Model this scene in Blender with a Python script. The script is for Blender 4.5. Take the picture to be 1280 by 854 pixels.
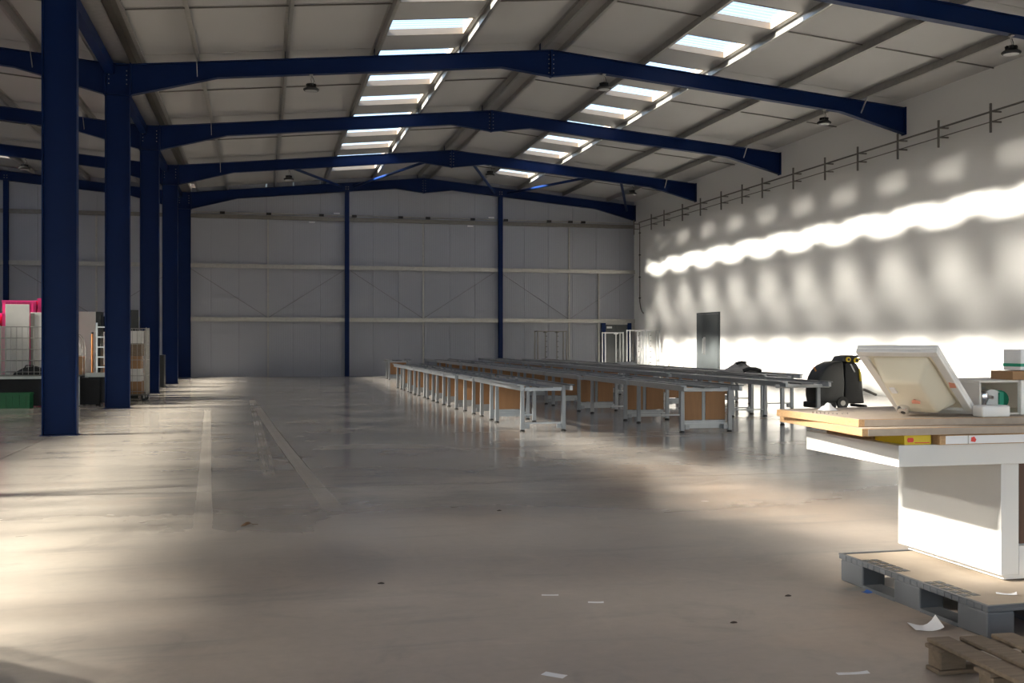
import bpy, bmesh, math, random
from mathutils import Vector, Matrix

for o in list(bpy.data.objects):
    bpy.data.objects.remove(o)
SC = bpy.context.scene
COL = SC.collection
R = math.radians
random.seed(7)

# ------------------------------------------------------------------ camera
cam_d = bpy.data.cameras.new('camera')
cam_d.sensor_fit = 'HORIZONTAL'
cam_d.sensor_width = 36.0
cam_d.lens = 36.0 * 1330.0 / 1280.0
cam_d.clip_start = 0.05
cam_d.clip_end = 500
cam = bpy.data.objects.new('camera', cam_d)
COL.objects.link(cam)
cam.location = (0, 0, 1.5)
cam.rotation_euler = (R(90), 0, -0.2312)
SC.camera = cam

# ------------------------------------------------------------------ sky and sun
world = bpy.data.worlds.new('sky')
SC.world = world
world.use_nodes = True
wn = world.node_tree
wn.nodes.clear()
w_out = wn.nodes.new('ShaderNodeOutputWorld')
w_bg = wn.nodes.new('ShaderNodeBackground')
w_sky = wn.nodes.new('ShaderNodeTexSky')
w_sky.sky_type = 'NISHITA'
w_sky.sun_disc = False
w_sky.sun_elevation = R(30.3)
w_sky.sun_rotation = R(-90)
w_sky.air_density = 1.0
w_sky.dust_density = 2.0
w_bg.inputs['Strength'].default_value = 0.42
wn.links.new(w_sky.outputs[0], w_bg.inputs[0])
wn.links.new(w_bg.outputs[0], w_out.inputs[0])

# low sun from the left, spread by added lamps instead of the ribbed panes
SUN_TOTAL = 40.0
# (drift along the building, fall per metre, share, apparent size in degrees)
SUNS = [(0.049 * i, 0.588 + 0.018 * math.cos(0.98 * i), 0.118, 1.9) for i in range(-3, 4)]
# added weak suns for the light blobs on the wall, and a broad fill
SUNS += [(-0.04, 0.42, 0.075, 5.0), (-0.04, 0.77, 0.034, 6.0), (0.15, 0.956, 0.036, 6.0), (0.0, 0.70, 0.09, 40.0)]
for dy, fall, we, ang in SUNS:
    sd = bpy.data.lights.new('sun', 'SUN')
    sd.energy = SUN_TOTAL * we
    sd.color = (1.0, 0.90, 0.765)
    sd.angle = R(ang)
    so = bpy.data.objects.new('sun', sd)  # the sun, its added copies and the wall fill all carry this name
    COL.objects.link(so)
    so.location = (-40, 20, 30)
    so.rotation_euler = Vector((1.0, dy, -fall)).to_track_quat('-Z', 'Y').to_euler()

SC.view_settings.view_transform = 'Standard'
SC.view_settings.look = 'None'
SC.view_settings.gamma = 1.0
SC.view_settings.use_curve_mapping = False
SC.view_settings.exposure = 0.64
SC.cycles.max_bounces = 12
SC.cycles.diffuse_bounces = 7
SC.cycles.transparent_max_bounces = 16

# ------------------------------------------------------------------ materials
def srgb(r, g, b):
    def f(c):
        c /= 255.0
        return c / 12.92 if c <= 0.04045 else ((c + 0.055) / 1.055) ** 2.4
    return (f(r), f(g), f(b), 1.0)

def mat(name, col, rough=0.6, metal=0.0, var=0.12, scale=6.0, bump=0.0, bscale=40.0, spec=0.5, stretch=(1, 1, 1)):
    m = bpy.data.materials.new(name)
    m.use_nodes = True
    nt = m.node_tree
    b = nt.nodes['Principled BSDF']
    b.inputs['Roughness'].default_value = rough
    b.inputs['Metallic'].default_value = metal
    b.inputs['Specular IOR Level'].default_value = spec
    tc = nt.nodes.new('ShaderNodeTexCoord')
    mp = nt.nodes.new('ShaderNodeMapping')
    mp.inputs['Scale'].default_value = stretch
    nt.links.new(tc.outputs['Object'], mp.inputs[0])
    nz = nt.nodes.new('ShaderNodeTexNoise')
    nz.inputs['Scale'].default_value = scale
    nz.inputs['Detail'].default_value = 4
    nt.links.new(mp.outputs[0], nz.inputs['Vector'])
    mx = nt.nodes.new('ShaderNodeMix')
    mx.data_type = 'RGBA'
    c = Vector(col[:3])
    mx.inputs[6].default_value = (*(c * (1 - var)), 1)
    mx.inputs[7].default_value = (*[min(1, v * (1 + var)) for v in c], 1)
    nt.links.new(nz.outputs['Fac'], mx.inputs[0])
    nt.links.new(mx.outputs[2], b.inputs['Base Color'])
    if bump:
        n2 = nt.nodes.new('ShaderNodeTexNoise')
        n2.inputs['Scale'].default_value = bscale
        nt.links.new(mp.outputs[0], n2.inputs['Vector'])
        bp = nt.nodes.new('ShaderNodeBump')
        bp.inputs['Strength'].default_value = bump
        bp.inputs['Distance'].default_value = 0.02
        nt.links.new(n2.outputs['Fac'], bp.inputs['Height'])
        nt.links.new(bp.outputs[0], b.inputs['Normal'])
    return m

M = {}
M['blue'] = mat('navy_paint', (0.0020, 0.0150, 0.078, 1), 0.45, 0, 0.15, 2.0, spec=0.15)
M['galv'] = mat('galvanised_steel', (0.40, 0.39, 0.37, 1), 0.42, 0.75, 0.2, 9.0)
M['galv_dark'] = mat('dull_galvanised_steel', (0.20, 0.19, 0.175, 1), 0.5, 0.6, 0.2, 9.0)
M['panel'] = mat('roof_liner', (0.47, 0.462, 0.455, 1), 0.55, 0, 0.05, 0.8)
M['white_wall'] = mat('white_wall_paint', (0.76, 0.755, 0.74, 1), 0.6, 0, 0.03, 0.5, 0.05, 3.0)
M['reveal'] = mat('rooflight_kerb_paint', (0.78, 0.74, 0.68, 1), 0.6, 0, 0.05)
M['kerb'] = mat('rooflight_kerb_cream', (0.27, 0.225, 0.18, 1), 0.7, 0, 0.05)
M['alu'] = mat('bench_aluminium', (0.40, 0.42, 0.45, 1), 0.4, 0.6, 0.12, 8.0)
M['leg'] = mat('bench_leg_grey', (0.29, 0.305, 0.325, 1), 0.38, 0.35, 0.08, 5.0)
M['dark_alu'] = mat('dark_anodised_channel', (0.16, 0.17, 0.185, 1), 0.45, 0.5, 0.2, 10)
M['black'] = mat('black_plastic', (0.012, 0.012, 0.013, 1), 0.5, 0, 0.2)
M['charcoal'] = mat('charcoal_plastic', (0.014, 0.016, 0.017, 1), 0.38, 0, 0.15)
M['wood_panel'] = mat('orange_brown_board', (0.37, 0.19, 0.085, 1), 0.55, 0, 0.14, 3.0, stretch=(6, 6, 1))
M['white'] = mat('white_laminate', (0.72, 0.71, 0.695, 1), 0.35, 0, 0.02)
M['ceramic'] = mat('cream_sink_resin', (0.76, 0.71, 0.58, 1), 0.3, 0, 0.05, 5.0)
M['white_gloss'] = mat('white_enamel', (0.80, 0.80, 0.80, 1), 0.25, 0, 0.02)
M['chrome'] = mat('chrome', (0.75, 0.75, 0.77, 1), 0.12, 1.0, 0.03)
M['steel'] = mat('bright_rack_steel', (0.60, 0.61, 0.62, 1), 0.3, 0.85, 0.06)
M['yellow'] = mat('yellow_plastic', (0.75, 0.56, 0.02, 1), 0.4, 0, 0.05)
M['orange'] = mat('orange_plastic', (0.55, 0.20, 0.04, 1), 0.5, 0, 0.05)
M['green'] = mat('green_print', (0.02, 0.33, 0.20, 1), 0.5, 0, 0.05)
M['green_crate'] = mat('green_crate_plastic', (0.008, 0.13, 0.04, 1), 0.45, 0, 0.12)
M['pink'] = mat('magenta_crate_plastic', (0.80, 0.045, 0.26, 1), 0.45, 0, 0.1)
M['card'] = mat('cardboard', (0.36, 0.21, 0.11, 1), 0.8, 0, 0.1, 3.0)
M['red'] = mat('red_print', (0.70, 0.05, 0.04, 1), 0.5, 0, 0.02)
M['sticker'] = mat('faded_orange_sticker', (0.80, 0.35, 0.25, 1), 0.5, 0, 0.1, 30)
M['paper'] = mat('paper', (0.84, 0.84, 0.86, 1), 0.8, 0, 0.03)
M['bluep'] = mat('blue_tape', (0.04, 0.13, 0.45, 1), 0.6, 0, 0.1)
M['pallet_grey'] = mat('grey_pallet_plastic', (0.105, 0.112, 0.125, 1), 0.55, 0, 0.12, 7.0)
M['pallet_deck'] = mat('dusty_pallet_board', (0.40, 0.33, 0.26, 1), 0.8, 0, 0.2, 5.0)
M['old_wood'] = mat('weathered_wood', (0.235, 0.18, 0.13, 1), 0.85, 0, 0.4, 4.0, 0.4, 30, 0.3, (9, 1.2, 9))
M['dark_wood'] = mat('dark_wood_veneer', (0.085, 0.035, 0.018, 1), 0.5, 0, 0.3, 4.0, stretch=(8, 8, 1))
M['grey_cloth'] = mat('grey_fleece', (0.22, 0.21, 0.215, 1), 0.95, 0, 0.2, 14.0, 0.5, 60)
M['dark_cloth'] = mat('dark_cloth', (0.03, 0.03, 0.032, 1), 0.95, 0, 0.2)
M['bag'] = mat('white_plastic_bag', (0.70, 0.69, 0.67, 1), 0.5, 0, 0.1, 8)
M['grey_door'] = mat('grey_door_paint', (0.085, 0.095, 0.10, 1), 0.22, 0, 0.05, 1.0)
M['fridge'] = mat('off_white_cabinet', (0.66, 0.65, 0.62, 1), 0.45, 0, 0.04)
M['lens'] = mat('lamp_lens', (0.55, 0.55, 0.55, 1), 0.25, 0, 0.05)
M['leaf'] = mat('dead_leaf', (0.14, 0.07, 0.03, 1), 0.9, 0, 0.3)
M['fleck'] = mat('dark_grit', (0.06, 0.045, 0.035, 1), 0.9, 0, 0.3)
M['yard'] = mat('bounce_ground_grey', (0.10, 0.10, 0.10, 1), 0.9, 0, 0.1, 0.5)

def chipboard_mat():
    m = mat('chipboard_edge', (0.50, 0.31, 0.16, 1), 0.85, 0, 0.35, 90, 0.3, 120)
    return m
M['chip'] = chipboard_mat()
M['chip_face'] = mat('chipboard_face', (0.42, 0.35, 0.29, 1), 0.7, 0, 0.15, 20)

def glass_mat():
    m = bpy.data.materials.new('rooflight_glazing')
    m.use_nodes = True
    nt = m.node_tree
    nt.nodes.clear()
    out = nt.nodes.new('ShaderNodeOutputMaterial')
    tr = nt.nodes.new('ShaderNodeBsdfTransparent')
    tr.inputs[0].default_value = (0.93, 0.95, 0.96, 1)
    gl = nt.nodes.new('ShaderNodeBsdfGlossy')
    gl.inputs['Roughness'].default_value = 0.15
    mx = nt.nodes.new('ShaderNodeMixShader')
    mx.inputs[0].default_value = 0.06
    nt.links.new(tr.outputs[0], mx.inputs[1])
    nt.links.new(gl.outputs[0], mx.inputs[2])
    nt.links.new(mx.outputs[0], out.inputs[0])
    return m
M['glass'] = glass_mat()

def clad_mat():
    m = mat('ribbed_wall_cladding', (0.335, 0.348, 0.395, 1), 0.5, 0, 0.05, 0.7)
    nt = m.node_tree
    b = nt.nodes['Principled BSDF']
    tc = nt.nodes['Texture Coordinate']
    wv = nt.nodes.new('ShaderNodeTexWave')
    wv.wave_type = 'BANDS'
    wv.bands_direction = 'X'
    wv.inputs['Scale'].default_value = 3.2
    nt.links.new(tc.outputs['Object'], wv.inputs['Vector'])
    bp = nt.nodes.new('ShaderNodeBump')
    bp.inputs['Strength'].default_value = 0.35
    bp.inputs['Distance'].default_value = 0.004
    nt.links.new(wv.outputs['Fac'], bp.inputs['Height'])
    nt.links.new(bp.outputs[0], b.inputs['Normal'])
    return m
M['clad'] = clad_mat()

def floor_mat():
    m = bpy.data.materials.new('power_floated_concrete')
    m.use_nodes = True
    nt = m.node_tree
    N, L = nt.nodes, nt.links
    b = N['Principled BSDF']
    geo = N.new('ShaderNodeNewGeometry')
    sep = N.new('ShaderNodeSeparateXYZ')
    L.new(geo.outputs['Position'], sep.inputs[0])
    def math_(op, a, bb=None, clamp=False):
        n = N.new('ShaderNodeMath')
        n.operation = op
        n.use_clamp = clamp
        for i, v in enumerate((a, bb)):
            if v is None:
                continue
            if isinstance(v, (int, float)):
                n.inputs[i].default_value = v
            else:
                L.new(v, n.inputs[i])
        return n.outputs[0]
    def noise(scale, detail=5, sx=1, sy=1, dist=0.0, rough=0.55):
        mp = N.new('ShaderNodeMapping')
        mp.inputs['Scale'].default_value = (sx, sy, 1)
        L.new(geo.outputs['Position'], mp.inputs[0])
        n = N.new('ShaderNodeTexNoise')
        n.inputs['Scale'].default_value = scale
        n.inputs['Detail'].default_value = detail
        n.inputs['Distortion'].default_value = dist
        n.inputs['Roughness'].default_value = rough
        L.new(mp.outputs[0], n.inputs['Vector'])
        return n.outputs['Fac']
    def ramp(v, lo, hi):
        n = N.new('ShaderNodeMapRange')
        n.inputs['From Min'].default_value = lo
        n.inputs['From Max'].default_value = hi
        n.clamp = True
        n.interpolation_type = 'SMOOTHSTEP'
        L.new(v, n.inputs['Value'])
        return n.outputs[0]
    def mix(fac, a, bb):
        n = N.new('ShaderNodeMix')
        n.data_type = 'RGBA'
        L.new(fac, n.inputs[0])
        for i, v in ((6, a), (7, bb)):
            if isinstance(v, tuple):
                n.inputs[i].default_value = v
            else:
                L.new(v, n.inputs[i])
        return n.outputs[2]
    X, Y = sep.outputs[0], sep.outputs[1]
    big = noise(0.30, 4, 1.0, 0.8, 0.8)
    swirl = noise(0.7, 4, 0.7, 1.1, 0.6, 0.5)
    fine = noise(14.0, 6)
    dustn = noise(0.5, 5, 0.8, 1.3, 0.7)
    base = mix(ramp(swirl, 0.25, 0.78), (0.255, 0.242, 0.230, 1), (0.365, 0.343, 0.318, 1))
    base = mix(ramp(big, 0.40, 0.66), base, (0.395, 0.360, 0.322, 1))
    # brown dust lying thicker towards the near end and by the loading side
    near = ramp(math_('ADD', Y, math_('MULTIPLY', dustn, -5.0)), 10.5, 1.5)
    dust = math_('MULTIPLY', math_('ADD', math_('MULTIPLY', near, 0.8), math_('MULTIPLY', ramp(dustn, 0.52, 0.75), 0.45)), 0.85, True)
    base = mix(dust, base, (0.425, 0.348, 0.285, 1))
    # paler floor tone along the column row
    pale = ramp(math_('ADD', X, math_('MULTIPLY', dustn, 2.0)), 1.2, -0.6)
    base = mix(math_('MULTIPLY', pale, 0.7), base, (0.47, 0.425, 0.365, 1))
    # rusty spill of brick dust
    dx = math_('SUBTRACT', X, 4.6)
    dyy = math_('SUBTRACT', Y, 10.0)
    rr = math_('ADD', math_('MULTIPLY', dx, dx), math_('MULTIPLY', math_('MULTIPLY', dyy, dyy), 0.35))
    spill = math_('MULTIPLY', ramp(math_('ADD', rr, math_('MULTIPLY', dustn, 3.0)), 4.6, 0.6), 0.55)
    base = mix(spill, base, (0.40, 0.26, 0.16, 1))
    fl = math_('ADD', 0.90, math_('MULTIPLY', fine, 0.20))
    # pale dusty tyre tracks
    def track(x0, y0, slope, half, ya, yb, curve=0.0):
        t = math_('SUBTRACT', Y, y0)
        cx = math_('ADD', math_('MULTIPLY', t, slope), x0)
        if curve:
            cx = math_('ADD', cx, math_('MULTIPLY', math_('MULTIPLY', t, t), curve))
        d = math_('ABSOLUTE', math_('SUBTRACT', X, cx))
        e = ramp(math_('ADD', d, math_('MULTIPLY', math_('SUBTRACT', fine, 0.5), 0.02)), half, half * 0.6)
        rib = math_('ADD', 0.75, math_('MULTIPLY', math_('SINE', math_('MULTIPLY', d, 130.0)), 0.10))
        return math_('MULTIPLY', math_('MULTIPLY', e, rib), math_('MULTIPLY', ramp(Y, ya - 0.3, ya + 0.5), ramp(Y, yb + 4, yb)))
    trk = track(-0.47, 9.1, -0.045, 0.085, 9.0, 22.0)
    trk = math_('MAXIMUM', trk, track(0.62, 9.9, -0.056, 0.10, 9.7, 23.0, 0.0006))
    trk = math_('MAXIMUM', trk, math_('MULTIPLY', track(0.06, 13.5, -0.02, 0.09, 12.0, 26.0), 0.5))
    trk = math_('MAXIMUM', trk, math_('MULTIPLY', track(2.55, 4.6, -0.33, 0.13, 4.2, 5.6), 0.25))
    base = mix(math_('MULTIPLY', trk, 0.75), base, (0.42, 0.385, 0.34, 1))
    # trowel streaks across the bays and smudges left by wheels and brooms
    streak = noise(1.6, 6, 0.35, 2.4, 0.4, 0.62)
    smudge = noise(1.1, 8, 1.0, 1.0, 1.5, 0.66)
    base = mix(math_('MULTIPLY', ramp(streak, 0.52, 0.72), 0.34), base, (0.180, 0.172, 0.166, 1))
    base = mix(math_('MULTIPLY', ramp(smudge, 0.53, 0.70), 0.38), base, (0.215, 0.192, 0.175, 1))
    base = mix(math_('MULTIPLY', ramp(smudge, 0.46, 0.30), 0.30), base, (0.50, 0.425, 0.355, 1))
    # soft-edged darker patches
    def dark_patch(cx, cy, sx, sy, amt):
        a = math_('DIVIDE', math_('SUBTRACT', X, cx), sx)
        bb = math_('DIVIDE', math_('SUBTRACT', Y, cy), sy)
        d = math_('ADD', math_('MULTIPLY', a, a), math_('MULTIPLY', bb, bb))
        return math_('MULTIPLY', ramp(math_('ADD', d, math_('MULTIPLY', swirl, 1.6)), 1.9, 0.7), amt)
    sc = dark_patch(0.55, 7.2, 0.35, 1.0, 0.25)
    sc = math_('MAXIMUM', sc, dark_patch(1.2, 13.0, 2.6, 1.1, 0.25))
    sc = math_('MAXIMUM', sc, dark_patch(1.2, 5.7, 1.6, 0.5, 0.18))
    sc = math_('MAXIMUM', sc, dark_patch(3.0, 13.0, 2.2, 1.6, 0.2))
    base = mix(sc, base, (0.165, 0.156, 0.150, 1))
    hs = N.new('ShaderNodeHueSaturation')
    L.new(base, hs.inputs['Color'])
    L.new(fl, hs.inputs['Value'])
    L.new(hs.outputs[0], b.inputs['Base Color'])
    rg = math_('ADD', 0.10, math_('MULTIPLY', swirl, 0.14))
    rg = math_('ADD', rg, math_('MULTIPLY', near, 0.30))
    rg = math_('ADD', rg, math_('MULTIPLY', trk, 0.25), True)
    L.new(rg, b.inputs['Roughness'])
    b.inputs['Specular IOR Level'].default_value = 0.5
    return m
M['floor'] = floor_mat()

# ------------------------------------------------------------------ mesh helpers
class MB:
    def __init__(s):
        s.v, s.f = [], []
    def add(s, vs, fs):
        n = len(s.v)
        s.v += [tuple(p) for p in vs]
        s.f += [tuple(i + n for i in f) for f in fs]
        return s
    def hexa(s, p):
        return s.add(p, [(3, 2, 1, 0), (4, 5, 6, 7), (0, 1, 5, 4), (1, 2, 6, 5), (2, 3, 7, 6), (3, 0, 4, 7)])
    def box(s, x0, y0, z0, x1, y1, z1):
        return s.hexa([(x0, y0, z0), (x1, y0, z0), (x1, y1, z0), (x0, y1, z0), (x0, y0, z1), (x1, y0, z1), (x1, y1, z1), (x0, y1, z1)])
    def bar(s, a, b, w, h=None, up=(0, 0, 1)):
        h = h or w
        a, b = Vector(a), Vector(b)
        d = (b - a).normalized()
        u = Vector(up)
        if abs(d.dot(u)) > 0.98:
            u = Vector((1, 0, 0))
        r = d.cross(u).normalized()
        u = r.cross(d).normalized()
        r *= w / 2
        u *= h / 2
        return s.hexa([a - r - u, a + r - u, b + r - u, b - r - u, a - r + u, a + r + u, b + r + u, b - r + u])
    def tube(s, a, b, r, n=8, r2=None):
        r2 = r if r2 is None else r2
        a, b = Vector(a), Vector(b)
        d = (b - a).normalized()
        u = Vector((0, 0, 1)) if abs(d.z) < 0.95 else Vector((1, 0, 0))
        p = d.cross(u).normalized()
        q = p.cross(d)
        vs = []
        for c, rr in ((a, r), (b, r2)):
            for i in range(n):
                t = 2 * math.pi * i / n
                vs.append(c + p * (rr * math.cos(t)) + q * (rr * math.sin(t)))
        fs = [(i, (i + 1) % n, n + (i + 1) % n, n + i) for i in range(n)]
        fs += [tuple(range(n))[::-1], tuple(range(n, 2 * n))]
        return s.add(vs, fs)
    def path(s, pts, r, n=6):
        for a, b in zip(pts, pts[1:]):
            s.tube(a, b, r, n)
        return s
    def lathe(s, prof, n=16, c=(0, 0, 0)):
        vs, fs = [], []
        k = len(prof)
        for i in range(n):
            t = 2 * math.pi * i / n
            for r, z in prof:
                vs.append((c[0] + r * math.cos(t), c[1] + r * math.sin(t), c[2] + z))
        for i in range(n):
            j = (i + 1) % n
            for q in range(k - 1):
                fs.append((i * k + q, j * k + q, j * k + q + 1, i * k + q + 1))
        return s.add(vs, fs)
    def prism(s, poly, a, b, axis='y'):
        # poly: list of 2-D points (x,z) for axis y, (y,z) for axis x, (x,y) for axis z
        def P(u, v, t):
            return (u, t, v) if axis == 'y' else ((t, u, v) if axis == 'x' else (u, v, t))
        n = len(poly)
        vs = [P(u, v, a) for u, v in poly] + [P(u, v, b) for u, v in poly]
        fs = [tuple(range(n)), tuple(range(n, 2 * n))[::-1]] + [(i, n + i, n + (i + 1) % n, (i + 1) % n) for i in range(n)]
        return s.add(vs, fs)
    def mesh(s, name, m, bevel=0.0, smooth=False, seg=2):
        me = bpy.data.meshes.new(name)
        me.from_pydata(s.v, [], s.f)
        bm = bmesh.new()
        bm.from_mesh(me)
        bmesh.ops.remove_doubles(bm, verts=bm.verts, dist=1e-5)
        bmesh.ops.recalc_face_normals(bm, faces=bm.faces)
        if bevel:
            es = [e for e in bm.edges if len(e.link_faces) == 2 and e.calc_face_angle(0) > 0.5]
            bmesh.ops.bevel(bm, geom=es, offset=bevel, segments=seg, affect='EDGES', profile=0.5, clamp_overlap=True)
        bm.to_mesh(me)
        bm.free()
        if smooth:
            for p in me.polygons:
                p.use_smooth = True
            me.set_sharp_from_angle(angle=R(40))
        me.materials.append(M[m])
        return me
    def build(s, name, m, parent=None, bevel=0.0, smooth=False, loc=None, seg=2):
        o = bpy.data.objects.new(name, s.mesh(name, m, bevel, smooth, seg))
        COL.objects.link(o)
        if parent:
            o.parent = parent
        if loc:
            o.location = loc
        return o

def tag(o, label=None, cat=None, group=None, kind=None):
    if label: o['label'] = label
    if cat: o['category'] = cat
    if group: o['group'] = group
    if kind: o['kind'] = kind
    return o

def thing(name, label, cat, loc=(0, 0, 0), rz=0.0, group=None):
    o = bpy.data.objects.new(name, None)
    o.empty_display_size = 0.1
    COL.objects.link(o)
    o.location = loc
    o.rotation_euler = (0, 0, rz)
    return tag(o, label, cat, group)

def inst(o, loc, parent=None, name=None):
    c = o.copy()
    COL.objects.link(c)
    c.parent = parent
    c.location = loc
    return c

def copy_tree(o, parent=None):
    c = o.copy()
    COL.objects.link(c)
    c.parent = parent
    for ch in list(o.children):
        copy_tree(ch, c)
    return c

ORD = ['first', 'second', 'third', 'fourth', 'fifth', 'sixth', 'seventh', 'eighth', 'ninth', 'tenth', 'eleventh', 'twelfth', 'thirteenth', 'fourteenth', 'fifteenth', 'sixteenth']

# ------------------------------------------------------------------ building geometry
Y0, BAY = 25.17, 7.015
FR = {k: Y0 + 0.1 + k * BAY for k in range(-4, 4)}        # frame centre lines
XC, XA, XW = -3.14, 6.94, 16.72                            # column row, ridge, right wall
SPAN = 2 * (XA - XC)
YB, YF = 46.46, -10.2                                      # back wall face, front wall face
XL = XC - SPAN                                             # left wall
SL = 0.0952
def T(x, shift=0.0):                                       # rafter top
    return 8.663 - SL * abs(x - shift - XA)

# ---- floor: slabs with saw-cut joints between the frame lines
fl = MB().box(XL - 0.5, YF - 0.3, -0.30, XW + 0.4, YB + 0.4, -0.16).build('floor', 'fleck')
tag(fl, 'power-floated grey concrete floor of the hall, dusty and sunlit in strips', None, None, 'structure')
xs = [XL - 0.5, XC - 0.1, XW + 0.4]
ysj = [YF - 0.3] + [FR[k] - 0.16 for k in range(-3, 4)] + [YB + 0.4]
for i in range(len(xs) - 1):
    for j in range(len(ysj) - 1):
        MB().box(xs[i] + 0.006, ysj[j] + 0.006, -0.16, xs[i + 1] - 0.006, ysj[j + 1] - 0.006, 0.0).build('floor_slab', 'floor', fl)
yard = MB().box(-60, YF - 60, -0.35, 60, YF - 0.3, -0.02).build('bounce_ground', 'yard')  # unseen ground added to bounce light in through the doors
tag(yard, 'dark unseen yard added outside the loading doors to bounce light', None, None, 'structure')

# ---- back wall of ribbed cladding panels
wb = MB().box(XL - 0.4, YB + 0.13, 0, XW + 0.3, YB + 0.25, 8.1).build('wall_back', 'fleck')
tag(wb, 'ribbed pale grey cladding of the far gable wall', None, None, 'structure')
PW = 3.39 / 3
x = 3.59 - PW * 24
while x < XW + 0.2:
    a, b = max(x + 0.004, XL - 0.3), min(x + PW - 0.004, XW + 0.25)
    if b > a:
        def rt(q):
            return (T(q) if q > XC else T(q, -SPAN)) + 0.203
        mids = [p for p in (XA, XC, XA - SPAN) if a < p < b]
        top = [(q, rt(q)) for q in [a] + sorted(mids) + [b]]
        MB().prism([(a, 0.0), (b, 0.0)] + top[::-1], YB, YB + 0.12).build('wall_panel', 'clad', wb)
    x += PW
for z in (2.46, 4.71):
    for a, b in ((XL, -16.85), (-16.65, -10.1), (-9.9, -3.4), (-2.88, 3.48), (3.70, 10.26), (10.48, 16.70)):
        g = MB().box(a, YB - 0.17, z + 0.05, b, YB - 0.003, z + 0.062)
        g.box(a, YB - 0.17, z - 0.10, b, YB - 0.158, z + 0.05).box(a, YB - 0.17, z - 0.112, b, YB - 0.11, z - 0.10)
        g.build('girt', 'galv', wb)
for a, b in ((XL, -16.85), (-16.65, -10.1), (-9.9, -3.4), (-2.88, 3.48), (3.70, 10.26), (10.48, 16.70)):
    g = MB().box(a, YB - 0.15, 6.69, b, YB - 0.003, 6.70).box(a, YB - 0.15, 6.70, b, YB - 0.138, 6.84).box(a, YB - 0.15, 6.84, b, YB - 0.003, 6.85)
    g.build('girt', 'galv_dark', wb)
for xc in (-13.4, -6.6, 0.27, 6.92, 13.59):
    for z0, z1 in ((0.0, 2.35), (2.52, 4.60), (4.77, 6.69)):
        MB().box(xc - 0.03, YB - 0.06, z0, xc + 0.03, YB - 0.004, z1).build('sag_post', 'galv', wb)
    for sx in (-1, 1):
        xe = xc + sx * 3.2
        if xe < XL: continue
        MB().tube((xc + sx * 0.05, YB - 0.05, 2.54), (xe, YB - 0.05, 4.58), 0.010, 6).build('brace_rod', 'galv_dark', wb)

# ---- right wall: smooth white lining
wr = MB()
ys = [YF - 0.2, YB + 0.2]
wr.prism([(XW, 0), (XW + 0.2, 0), (XW + 0.2, T(XW + 0.2) + 0.22), (XW, T(XW) + 0.215)], ys[0], ys[1], 'y')
wr = tag(wr.build('wall_right', 'white_wall'), 'long smooth white wall on the right with bands of sunlight', None, None, 'structure')
wl = MB().box(XL - 0.4, YF - 0.2, 0, XL - 0.2, YB + 0.2, 8.2).build('wall_left', 'white_wall')
tag(wl, 'white wall closing the far left bay', None, None, 'structure')
wf = MB().box(XL - 0.4, YF - 0.3, 6.2, XW + 0.2, YF - 0.1, 9.0)
wf.box(XL - 0.4, YF - 0.3, 5.6, XW + 0.2, YF - 0.1, 6.2)
for xa_, xb_ in ((XL - 0.4, XL + 1.5), (XL + 9.5, XL + 10.7), (XC - 1.2, XC + 1.2), (XA - 0.8, XA + 0.8), (XW - 1.2, XW + 0.2)):
    wf.box(xa_, YF - 0.3, 0, xb_, YF - 0.1, 6.2)
tag(wf.build('wall_front', 'white_wall'), 'front wall with open loading doors behind the camera', None, None, 'structure')

# ---- roof: purlins, liner panels, rooflights
CELLS = [(-2.60, -1.42), (-1.42, 0.55), (0.55, 2.66), ('s', 2.66, 4.64), (4.64, 6.67), (6.67, XA), (XA, 7.25), (7.25, 9.40), ('s', 9.40, 11.15), (11.15, 13.31), (13.31, 15.37), (15.37, XW + 0.1)]
PURL = [-2.60, -1.42, 0.55, 2.62, 4.68, 6.67, 7.25, 9.36, 11.19, 13.31, 15.37]
OPEN = [(23.02 + 2.465 * k, 23.02 + 2.465 * k + 1.27) for k in range(-13, 9)]
PB, PT = 0.205, 0.305                                      # panel underside and top above the rafters
ceil = bpy.data.objects.new('ceiling', None)
COL.objects.link(ceil)
tag(ceil, 'off-white roof liner on galvanised purlins over two pitched bays', None, None, 'structure')
seams = [FR[0] + BAY / 2 * n for n in range(-10, 7)]
seams = [YF - 0.3] + [s_ for s_ in seams if s_ > YF] + [YB + 0.13]
deck = MB()
rest = MB()
win_n = 0
def slab_pts(a, b, y0, y1, sh, lo, hi):
    za, zb = T(a, sh), T(b, sh)
    return [(a, y0, za + lo), (b, y0, zb + lo), (b, y1, zb + lo), (a, y1, za + lo), (a, y0, za + hi), (b, y0, zb + hi), (b, y1, zb + hi), (a, y1, za + hi)]
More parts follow.
